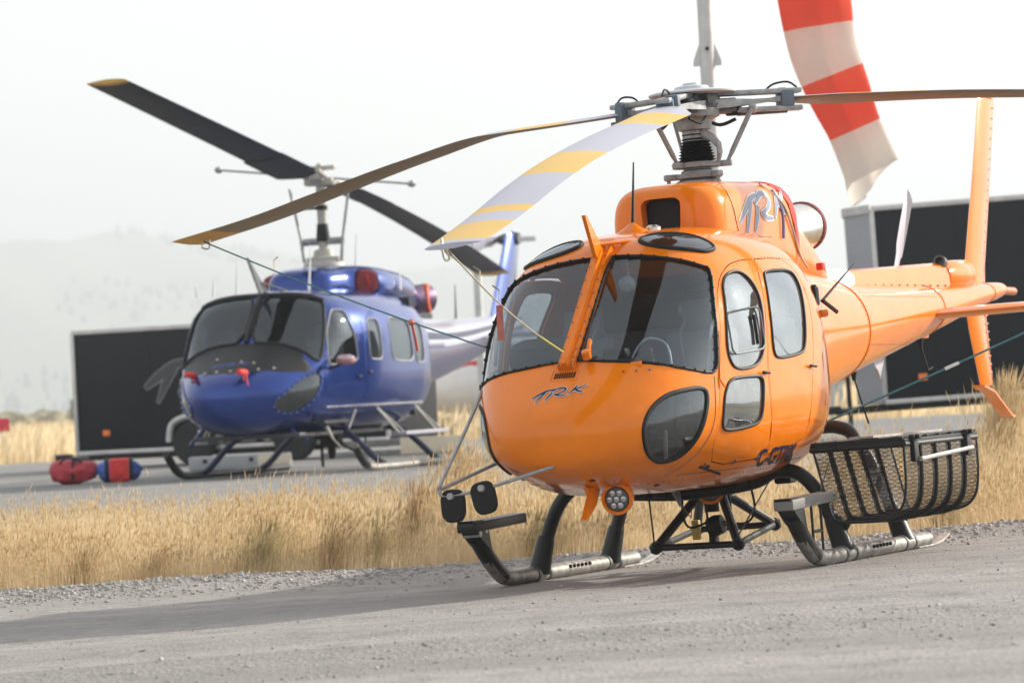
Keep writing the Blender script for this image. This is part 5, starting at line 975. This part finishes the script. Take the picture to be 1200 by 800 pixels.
for y in (-.42, .22):
    l_ = MB().lathe([(.05, -.12), (.09, -.06), (.095, .0), (.08, .01)], (3.02, y, .545), (.95, .05, -.15), 18).build('landing_light', DGREY, BH); MB().lathe([(.082, 0), (.07, .015), (.01, .022)], (3.02, y, .545), (.95, .05, -.15), 16).build('lamp_glass', STEEL, l_)
for y, s1 in ((-.62, -1), (.42, 1)): MB().tube([(3.05, y, .68), (2.85, y + .30 * s1, .46)], .026, 8).build('lower_cutter_strut', BLUE, BH)
MB().tube([(3.12, -.42, .63), (3.12, .22, .63)], .022, 6).build('belly_bar', BLUE, BH)
MB().tube([(2.5, .85, .62), (2.45, .92, .45)], [.03, .015], 8).tube([(2.45, .92, .45), (2.3, .98, .32)], .01, 6).build('belly_antenna', IVORY, BH)
hk = MB().box((.35, .1, .42), (.3, .25, .2), bev=.04).lathe([(.04, -.12), (.06, 0), (.03, .08)], (.35, .1, .28), (0, 0, 1), 12).tube([(.45, .0, .4), (.42, -.02, .18), (.44, 0, .06)], .022, 8); hk.tube(spline([(.3, .2, .4), (.25, .35, .27), (.15, .5, .3), (.1, .5, .44)], 5), .015, 6).build('cargo_hook', BLACK, BH)
# ------------------------------------------------------------------ trailers
TRB = mat('black_trailer_skin', (.008, .0095, .013), .4, var=.25, scale=1.2, bump=.05, bscale=3, spec=.2)
TRA = mat('trailer_trim_aluminium', (.55, .54, .53), .4, metal=.6, var=.15, scale=5)
DIAM = mat('diamond_plate', (.36, .37, .40), .4, metal=.6, var=.3, scale=60, bump=.6, bscale=90)
TYRE = mat('tyre_rubber', (.018, .018, .019), .85, var=.3)
ORL = mat('amber_lens', (.85, .20, .02), .3)
def wheel(x, y, z, r, parent, w=.2):
    t = MB().lathe([(r * .62, -w / 2), (r * .92, -w / 2), (r, -w * .35), (r, w * .35), (r * .92, w / 2), (r * .62, w / 2)], (x, y, z), (0, 1, 0), 28).build('tyre', TYRE, parent)
    MB().lathe([(r * .1, -w * .40), (r * .55, -w * .36), (r * .63, -w * .5), (r * .64, 0), (r * .1, 0)], (x, y, z), (0, 1, 0), 24).build('rim', TRA, t); return t
def trailer(M, L, W, z0, z1, label, axles, nose=0., logo=False):
    """x along the body, y = 0 on the face towards the road, body behind it"""
    T = thing('cargo_trailer', label, 'trailer', M); o = MB(); o.box((L / 2, W / 2, (z0 + z1) / 2), (L, W, z1 - z0), bev=.04); body = o.build('trailer_body', TRB, T, 30)
    for z, h in ((z1 - .03, .075), (z0 + .02, .07)): MB().box((L / 2, -.012, z), (L + .02, .03, h), bev=.008).build('trim_rail', TRA, T)
    for x in (0, L): MB().box((x, -.006, (z0 + z1) / 2), (.07, .05, z1 - z0 - .1), bev=.015).build('corner_post', TRA, T)
    np_ = max(2, int(round(L / 1.25)))
    for k in range(1, np_): MB().box((L * k / np_, -.002, (z0 + z1) / 2), (.012, .008, z1 - z0 - .3)).build('panel_joint', TRB, T)
    for x in (.55, L - .55): MB().box((x, -.016, z0 + .34), (.13, .03, .10), bev=.02).build('marker_light', ORL, T)
    for x in axles:
        wheel(x, -.13, .36, .36, T)
        MB().tube(spline([(x - .46, -.12, .40), (x - .40, -.12, .68), (x - .15, -.12, .80), (x + .15, -.12, .80), (x + .40, -.12, .68), (x + .46, -.12, .40)], 5), .06, 8).build('fender', TRA, T)
    MB().box((L / 2, W / 2, z0 - .06), (L - .2, W - .4, .1)).build('chassis_rail', BLKP, T)
    tg = MB().tube([(.1, .4, z0 - .06), (-.75, W / 2, z0 - .08)], .05, 6).tube([(.1, W - .4, z0 - .06), (-.75, W / 2, z0 - .08)], .05, 6).box((-.82, W / 2, z0 - .05), (.3, .14, .12), bev=.03); tg.build('hitch_tongue', BLKP, T)
    MB().tube([(-.55, W / 2, z0 + .5), (-.55, W / 2, .04)], .035, 10).lathe([(.11, 0), (.11, .02)], (-.55, W / 2, .02), (0, 0, 1), 14).tube([(-.55, W / 2, z0 + .48), (-.42, W / 2 - .12, z0 + .48)], .014, 6).build('tongue_jack', BLKP, T)
    if nose:
        MB().prism([(-.02, -.02, z0), (-nose, W * .32, z0), (-nose, W * .68, z0), (-.02, W + .02, z0)], (0, 0, z1 - z0 - .05)).build('diamond_plate_nose', DIAM, T)
        MB().prism([(-.03, -.05, z1 - .09), (-nose - .03, W * .31, z1 - .09), (-nose - .03, W * .69, z1 - .09), (-.03, W + .05, z1 - .09)], (0, 0, .12)).build('nose_trim', TRA, T)
    if logo:
        mb = MB(); trk(mb, lambda u, v, s: Vector((1.30 + 2.2 * u, -.016 - .0004 * s, 1.02 + .86 * v)), 2.5, .0, 0, k=1.7); mb.build('trailer_lettering', mat('grey_lettering', (.22, .22, .23), .5), T)
        mb = MB(); trk(mb, lambda u, v, s: Vector((1.30 + 2.2 * u, -.020 - .0004 * s, 1.02 + .86 * v)), 2.5, -.022, 0, k=1.7); mb.build('lettering_fill', mat('dark_lettering_fill', (.05, .05, .055), .5), T)
    return T
trailer(at((-7.35, 71.2, .26), R(-20)), 5.6, 2.3, .26, 2.33, 'black enclosed trailer with silver trim standing behind the blue helicopter', (2.2, 4.0), 0, True)
tr2 = trailer(at((5.28, 60.5, .20), R(-6)) @ Matrix.Rotation(R(-1.3), 4, 'Y'), 7.0, 2.5, .55, 3.36, 'tall black enclosed trailer with diamond plate nose behind the orange tail', (4.6, 5.5), .42)
# pale shed wall seen under the boom
sh = thing('pale_shed', 'pale grey blue metal shed showing under the orange tail boom', 'shed', at((3.6, 92, .26)))
SHM = mat('pale_blue_siding', (.38, .44, .50), .6, var=.08)
MB().box((1.2, 1.5, 1.15), (4.6, 3, 2.3)).build('shed_wall', SHM, sh); MB().prism([(-1.2, -.15, 2.3), (-1.2, 3.15, 2.3), (-1.2, 1.5, 3.0)], (4.8, 0, 0)).build('shed_roof', mat('shed_roof_grey', (.3, .3, .31), .6), sh)
for k in range(23): MB().box((-1.0 + .2 * k, -.012, 1.15), (.04, .03, 2.26)).build('siding_rib', SHM, sh)
# white crate under the blue helicopter and pallets at the trailer
cr = thing('equipment_case', 'long pale grey equipment case lying on the tarmac under the blue helicopter', 'case', at((-4.15, 63.6, .27), R(-6)))
MB().box((0, 0, .10), (1.5, .4, .20), bev=.02).build('case_body', mat('pale_grey_case', (.34, .36, .38), .5), cr); MB().box((.55, -.205, .10), (.5, .02, .16), bev=.005).build('case_label', mat('cream_label', (.70, .62, .48), .6), cr)
for x in (-.5, .2): MB().box((x, -.208, .13), (.06, .02, .06), bev=.004).build('case_latch', BLKP, cr)
cr = thing('timber_skid', 'low timber skid with cream end lying on the tarmac behind the cargo hook', 'skid', at((-1.95, 66.5, .27), R(2)))
for k, z in enumerate((.07, .24)): MB().box((0, 0, z), (2.2, .35, .10), bev=.01).build('timber_beam', mat('grey_timber', (.20, .20, .20), .8, var=.3), cr)
MB().box((.62, -.19, .17), (1.0, .04, .26), bev=.01).build('cream_board', mat('cream_label', (.7, .6, .4), .6), cr)
# bags
def bag(name, loc, dims, rz, m, label, lump=.17):
    t = thing(name, label, 'bag', at(loc, rz)); rg = []
    for i, u in enumerate(np.linspace(-1, 1, 26)):
        k = (1 - abs(u) ** 3.2) ** .5 + .02; r_ = []
        for a in np.linspace(0, 2 * math.pi, 28, endpoint=False):
            c, s = math.cos(a), math.sin(a); n = 1 + lump * noise.noise(Vector((u * 2.2 + loc[0], c * 1.6, s * 1.6))) * 2
            r_.append((u * dims[0] / 2 * (1 + .04 * s), k * c * dims[1] / 2 * n, max(.002, dims[2] / 2 + k * s * dims[2] / 2 * n * (1 - .12 * u))))
        rg.append(r_)
    MB().rings(rg).build('bag_body', m, t); return t
b1 = bag('duffel_bag', (-5.98, 57.3, .262), (.68, .40, .34), R(-8), mat('faded_red_nylon', (.42, .035, .05), .6, var=.2, bump=.3, bscale=14), 'plump red duffel bag lying on the tarmac beside the trailer')
MB().tube(spline([(.03, -.19, .06), (.02, -.205, .18), (.03, -.14, .31), (.03, .0, .35)], 5), .018, 6, flat=.4).build('bag_strap', BLACK, b1)
MB().tube(spline([(-.2, -.12, .27), (-.05, -.15, .36), (.15, -.12, .30)], 5), .014, 6).build('bag_handle', BLACK, b1)
b2 = bag('duffel_bag', (-5.36, 57.2, .262), (.62, .36, .30), R(4), mat('blue_nylon', (.03, .09, .36), .6, var=.2, bump=.3, bscale=14), 'blue duffel bag with red panel and black straps beside the red bag')
p_ = MB(); p_.rings([[(x, -.155 + .02 * abs(x) * 4, z) for z in (0,)] * 1 + [(x, y, z) for y, z in ((-.195, .05), (-.205, .16), (-.13, .30), (.0, .325), (.0, .30), (-.1, .27), (-.17, .15), (-.17, .05))] for x in np.linspace(-.13, .13, 6)], caps=True); p_.build('red_panel', RED, b2)
for x in (-.17, .16): MB().tube(spline([(x, -.17, .04), (x, -.195, .17), (x, -.11, .31), (x, .0, .325)], 5), .022, 6, flat=.4).build('bag_strap', BLACK, b2)
# ------------------------------------------------------------------ white aeroplane far behind
ap = thing('white_airplane', 'white airplane with red stripe parked beyond the blue helicopter tail', 'airplane', at((.3, 96, .26)))
APW = mat('aircraft_white', (.72, .72, .73), .35, coat=.5, var=.03)
AP = [(-2.6, .02, .95, 1.0, .97, 2, 2), (-2.5, .28, .72, 1.30, .98, 2, 2), (-2.1, .52, .58, 1.60, 1.05, 2, 2), (-1.4, .72, .46, 1.95, 1.15, 2.2, 2.2), (-.5, .82, .42, 2.22, 1.25, 2.2, 2.2), (1.5, .84, .42, 2.28, 1.3, 2.2, 2.2), (4.5, .8, .5, 2.26, 1.35, 2.2, 2.2), (6.5, .5, 1.0, 2.2, 1.6, 2, 2), (9, .18, 1.7, 2.15, 1.95, 2, 2), (9.3, .02, 1.9, 2.0, 1.95, 2, 2)]
APR = loft(AP, 60, 48); MB().rings(APR).build('fuselage', APW, ap); APB = bvh_rings(APR)
st_ = MB(); patch(st_, [(-1.9, 0, 1.42), (-1.0, 0, 1.56), (5, 0, 1.60), (5, 0, 1.74), (-1.0, 0, 1.70), (-1.9, 0, 1.52)], (0, -1, 0), APB, .006, .12); st_.build('red_stripe', mat('stripe_red', (.5, .02, .04), .4), ap)
for k in range(5): w_ = MB(); patch(w_, chaikin([(-.6 + .8 * k, 0, 1.80), (-.2 + .8 * k, 0, 1.80), (-.2 + .8 * k, 0, 2.0), (-.6 + .8 * k, 0, 2.0)], 2), (0, -1, 0), APB, .006, .1); w_.build('cabin_window', GLASSD, ap, 180, False)
MB().rings([[(x, y, z + .75) for x, z in ((.6, 0), (.9, .10), (1.6, .09), (2.3, 0), (1.5, -.05), (.9, -.06))] for y in (-5.5, -2, 2, 5.5)]).build('wing', APW, ap)
MB().rings([[(x, y, z + 3.05) for x, z in ((8.2, 0), (8.5, .05), (9.2, 0), (8.5, -.05))] for y in (-1.6, 0, 1.6)]).build('tail_plane', APW, ap)
MB().rings([[(x0, 0, z), (x0 + (x1 - x0) * .3, .06, z), (x1, 0, z), (x0 + (x1 - x0) * .3, -.06, z)] for x0, x1, z in ((7.3, 9.0, 1.95), (8.2, 9.2, 3.0))]).build('tail_fin', APW, ap)
for x, y in ((-1.9, 0), (1.6, -1.3), (1.6, 1.3)):
    g = MB().tube([(x, y, .75), (x, y, .22)], .045, 8).build('gear_leg', ALU, ap); MB().lathe([(.09, -.08), (.19, -.08), (.215, -.04), (.215, .04), (.19, .08), (.09, .08)], (x, y - .02, .215), (0, 1, 0), 20).build('tyre', TYRE, g)
MB().lathe([(.06, 0), (.055, .02), (.01, .03)], (-.6, -.80, .95), (-.2, -1, -.1), 14).build('chrome_cap', STEEL, ap)
# ------------------------------------------------------------------ windsock on its pole
wk = thing('windsock', 'faded red and white windsock hanging limp from a pale steel pole', 'windsock', at((2.25, 45.6, .26)))
POLE = mat('galvanised_pole', (.52, .53, .54), .45, metal=.3, var=.12)
MB().tube([(0, 0, -.05), (0, 0, 3), (0, 0, 7.0)], [.085, .083, .075], 20).build('pole', POLE, wk)
MB().lathe([(.20, 0), (.20, .03), (.10, .04)], (0, 0, 0), (0, 0, 1), 20).build('base_flange', POLE, wk)
for s1 in (-1, 1): MB().prism([(.07 * s1, -.012, 4.32), (.15 * s1, -.012, 4.32), (.15 * s1, -.012, 4.38), (.08 * s1, -.012, 4.56)], (0, .024, 0)).build('cleat_plate', POLE, wk)
MB().lathe([(.008, 0), (.022, .002), (.022, .02)], (0, -.088, 4.5), (0, -1, 0), 8).build('bolt_head', BLACK, wk)
MB().tube([(0, 0, 6.8), (.55, 0, 6.8), (.62, 0, 6.35), (1.02, -.05, 6.35)], .02, 8).tube([Vector((.82 + .42 * math.cos(a), .42 * math.sin(a), 6.35)) for a in np.linspace(0, 6.283, 28, endpoint=False)], .018, 8, closed=True).build('swivel_frame', POLE, wk)
def sockmat(name, c, tr):
    m = bpy.data.materials.new(name); m.use_nodes = True; n = m.node_tree.nodes; l = m.node_tree.links; n.clear(); o = n.new('ShaderNodeOutputMaterial'); d = n.new('ShaderNodeBsdfDiffuse'); t = n.new('ShaderNodeBsdfTranslucent'); mx = n.new('ShaderNodeMixShader'); mx.inputs[0].default_value = tr
    tc = n.new('ShaderNodeTexCoord'); z = n.new('ShaderNodeTexNoise'); z.inputs['Scale'].default_value = 3; z.inputs['Detail'].default_value = 5; l.new(tc.outputs['Object'], z.inputs[0]); cm = n.new('ShaderNodeMix'); cm.data_type = 'RGBA'; cm.inputs[6].default_value = tuple(x * .82 for x in c) + (1,); cm.inputs[7].default_value = (*c, 1); l.new(z.outputs['Fac'], cm.inputs[0])
    l.new(cm.outputs[2], d.inputs[0]); l.new(cm.outputs[2], t.inputs[0]); l.new(d.outputs[0], mx.inputs[1]); l.new(t.outputs[0], mx.inputs[2]); l.new(mx.outputs[0], o.inputs[0]); return m
SR = sockmat('sock_red', (.86, .17, .11), .55); SW = sockmat('sock_white', (.82, .77, .71), .5)
# axis of the hanging sock (local x, z), half widths and fold depth
ax_ = [(.82, 6.35), (.95, 5.9), (1.08, 5.4), (1.17, 4.92), (1.23, 4.46), (1.40, 3.91), (1.54, 3.54), (1.70, 3.12), (1.73, 3.03)]
hw_ = [.42, .41, .38, .36, .31, .28, .25, .26, .22]
tt = np.linspace(0, 1, 80); xs_ = pchip(np.linspace(0, 1, 9), np.array([a[0] for a in ax_]), tt); zs_ = pchip(np.linspace(0, 1, 9), np.array([a[1] for a in ax_]), tt); ws_ = pchip(np.linspace(0, 1, 9), np.array(hw_), tt); NB = 44; rings_ = []
for i in range(80):
    dx = xs_[min(i + 1, 79)] - xs_[max(i - 1, 0)]; dz = zs_[min(i + 1, 79)] - zs_[max(i - 1, 0)]; l_ = math.hypot(dx, dz); nx, nz = -dz / l_, dx / l_; r_ = []
    for j in range(NB):
        a = 2 * math.pi * j / NB; fold = 1 + (.13 + .20 * tt[i]) * math.sin(3 * a + 2.2 + 1.5 * tt[i]) * min(1, tt[i] * 2) + .05 * math.sin(7 * a + 6 * tt[i]) + .03 * math.sin(14 * tt[i] + 2 * a); flatn = 1 - .45 * tt[i]
        u = math.cos(a) * ws_[i] * fold; v = math.sin(a) * ws_[i] * flatn * fold; tail = (.22 * (math.cos(a) - .2)) * sm(.86, 1, tt[i])
        r_.append((xs_[i] + nx * u + .25 * tail * 0, v, zs_[i] + nz * u + float(tail) * .8 - .0))
    rings_.append(r_)
sk = MB(); zc = zs_
bands = [(9, 4.70, 0), (4.70, 4.16, 1), (4.16, 3.55, 0), (3.55, 0, 1)]
sk.rings(rings_, caps=False); sk.m = [next(b[2] for b in bands if b[1] <= zc[i] < b[0]) for i in range(79) for j in range(NB)]
sk.build('sock', [SR, SW], wk, 180)
# ------------------------------------------------------------------ posts, pole, sign
lp = thing('light_pole', 'slim pale light pole standing beyond the blue tail boom', 'pole', at((-.62, 84, .26))); MB().tube([(0, 0, 0), (0, 0, 3.85)], [.10, .075], 12).build('pole', POLE, lp); MB().tube([(0, 0, 3.75), (.3, 0, 3.9), (.75, 0, 3.95)], .04, 8).build('lamp_arm', POLE, lp); MB().box((.95, 0, 3.93), (.5, .2, .1), bev=.03).build('lamp_head', POLE, lp)
POST = mat('fence_wood', (.14, .12, .10), .9, var=.3, bump=.4)
for x, y in ((-31.2, 300), (-29.0, 300), (-26.6, 300), (-24.3, 300)):
    p = tag(MB().tube([(0, 0, -.1), (0, .01, 1.5), (0, 0, 1.9), (0, 0, 1.95)], [.14, .13, .12, .06], 8).build('fence_post', POST), 'weathered wooden fence post in the far dry field', 'post', 'fence posts in the far field'); p.location = (x, y, float(gz(x, y)))
sg_ = thing('red_sign', 'small red sign on a post at the edge of the far field', 'sign', at((-11.36, 94, .26))); MB().tube([(0, 0, -.05), (0, 0, 1.0)], .03, 8).build('sign_post', ALU, sg_); MB().box((0, -.04, .78), (.36, .02, .30), bev=.005).build('sign_board', mat('sign_red', (.55, .03, .07), .5), sg_)
# ------------------------------------------------------------------ tie-down ropes
def w2(p): return HEL.matrix_world @ Vector(p)
ROPE = mat('tan_rope', (.42, .36, .26), .8, var=.2, scale=40); TEAL = mat('teal_rope', (.05, .16, .18), .8, var=.3, scale=40); TAGM = mat('faded_red_tag', (.42, .13, .10), .7, var=.2, scale=20)
def bl_pt(az, r, off=0.):
    pth = Zb[az]; z = np.interp(r, [p[0] for p in pth], [p[1] for p in pth]); a = R(az); return Vector((math.cos(a) * r + math.sin(a) * off, math.sin(a) * r - math.cos(a) * off, z))
ta = bl_pt(4.24, 5.26, .0) - Vector((0, 0, .02)); tb = Vector((2.64, -.01, 1.435))
t = thing('tie_down_rope', 'tan tie-down rope with red tag from the forward blade tip to the windshield post', 'rope', Matrix.Translation(w2(tb)))
loc_ = lambda p: w2(p) - w2(tb)
pts = [ta + (tb - ta) * k - Vector((0, 0, .05 * math.sin(math.pi * k))) for k in np.linspace(0, 1, 20)]; MB().tube([loc_(p) for p in pts], .0050, 6).build('rope', ROPE, t)
MB().tube([loc_(p) for p in pts[15:]], .0068, 6).build('knotted_end', mat('yellow_green_cord', (.42, .42, .08), .8), t)
MB().tube([loc_(p) for p in spline([ta + Vector((.05, 0, .05)), ta + Vector((.03, 0, -.06)), ta + Vector((-.04, 0, -.06)), ta], 4)], .007, 6).build('tip_hook', STEEL, t)
for k in (5, 8): MB().tube([loc_(pts[k]), loc_(pts[k] + Vector((0, .01, .07))), loc_(pts[k] + Vector((0, -.03, .10)))], .005, 6).build('hook_spur', STEEL, t)
q = pts[8]; MB().box(loc_(q - Vector((0, 0, .115))), (.038, .008, .20)).build('warning_tag', TAGM, t)
ta = bl_pt(244.8, 5.2, -.05) - Vector((0, 0, .02)); tb = Vector((-.54, -.98, .36)); te = Vector((2.35, -.60, 1.50))
t = thing('tie_down_rope', 'thin teal tie-down line from the rear blade tip to the orange cabin side', 'rope', Matrix.Translation(w2(te)))
loc_ = lambda p: w2(p) - w2(te)
te2 = Vector((.35, -.93, 1.35)); pts = [ta + (te2 - ta) * k - Vector((0, 0, .04 * math.sin(math.pi * k))) for k in np.linspace(0, 1, 24)]; MB().tube([loc_(p) for p in pts], .006, 6).build('rope', TEAL, t)
MB().tube([loc_(p) for p in spline([ta + Vector((0, .05, .05)), ta + Vector((0, .04, -.05)), ta + Vector((0, -.02, -.04)), ta], 4)], .006, 6).build('tip_hook', STEEL, t)
MB().tube([loc_(pts[5]), loc_(pts[5] + Vector((0, 0, .08))), loc_(pts[5] + Vector((-.03, .02, .10)))], .005, 6).build('hook_spur', STEEL, t)
q = pts[14]; MB().lathe([(.01, -.03), (.025, 0), (.01, .03)], loc_(q), (0, 1, .2), 8).tube([loc_(q), loc_(q + Vector((0, .02, -.12))), loc_(q + Vector((.0, .03, -.2)))], .012, 6).build('red_knot', TAGM, t)
ta = bl_pt(124.24, 5.2, .05) - Vector((0, 0, .02)); tb = Vector((-.06, .68, .87))
t = thing('tie_down_rope', 'teal tie-down rope stretched from the left blade tip to the cabin side above the basket', 'rope', Matrix.Translation(w2(tb)))
loc_ = lambda p: w2(p) - w2(tb)
pts = [ta + (tb - ta) * k - Vector((0, 0, .06 * math.sin(math.pi * k))) for k in np.linspace(0, 1, 24)]; MB().tube([loc_(p) for p in pts], .007, 6).build('rope', TEAL, t)
MB().tube([loc_(p) for p in [pts[18], pts[18] + (pts[19] - pts[18]) * .5]], .012, 6).build('turnbuckle', STEEL, t)
# ------------------------------------------------------------------ haze
hz = MB().box((0, 2960, 139), (4260, 6390, 282)).build('haze', bpy.data.materials.new('smoke_haze'))
hm_ = hz.data.materials[0]; hm_.use_nodes = True; hm_.node_tree.nodes.clear(); o = hm_.node_tree.nodes.new('ShaderNodeOutputMaterial'); pv = hm_.node_tree.nodes.new('ShaderNodeVolumePrincipled')
pv.inputs['Color'].default_value = (.87, .945, 1.0, 1); pv.inputs['Density'].default_value = HAZE_D; pv.inputs['Anisotropy'].default_value = .3; hm_.node_tree.links.new(pv.outputs[0], o.inputs['Volume'])
tag(hz, 'pale wildfire smoke haze filling the air', 'haze', kind='stuff')
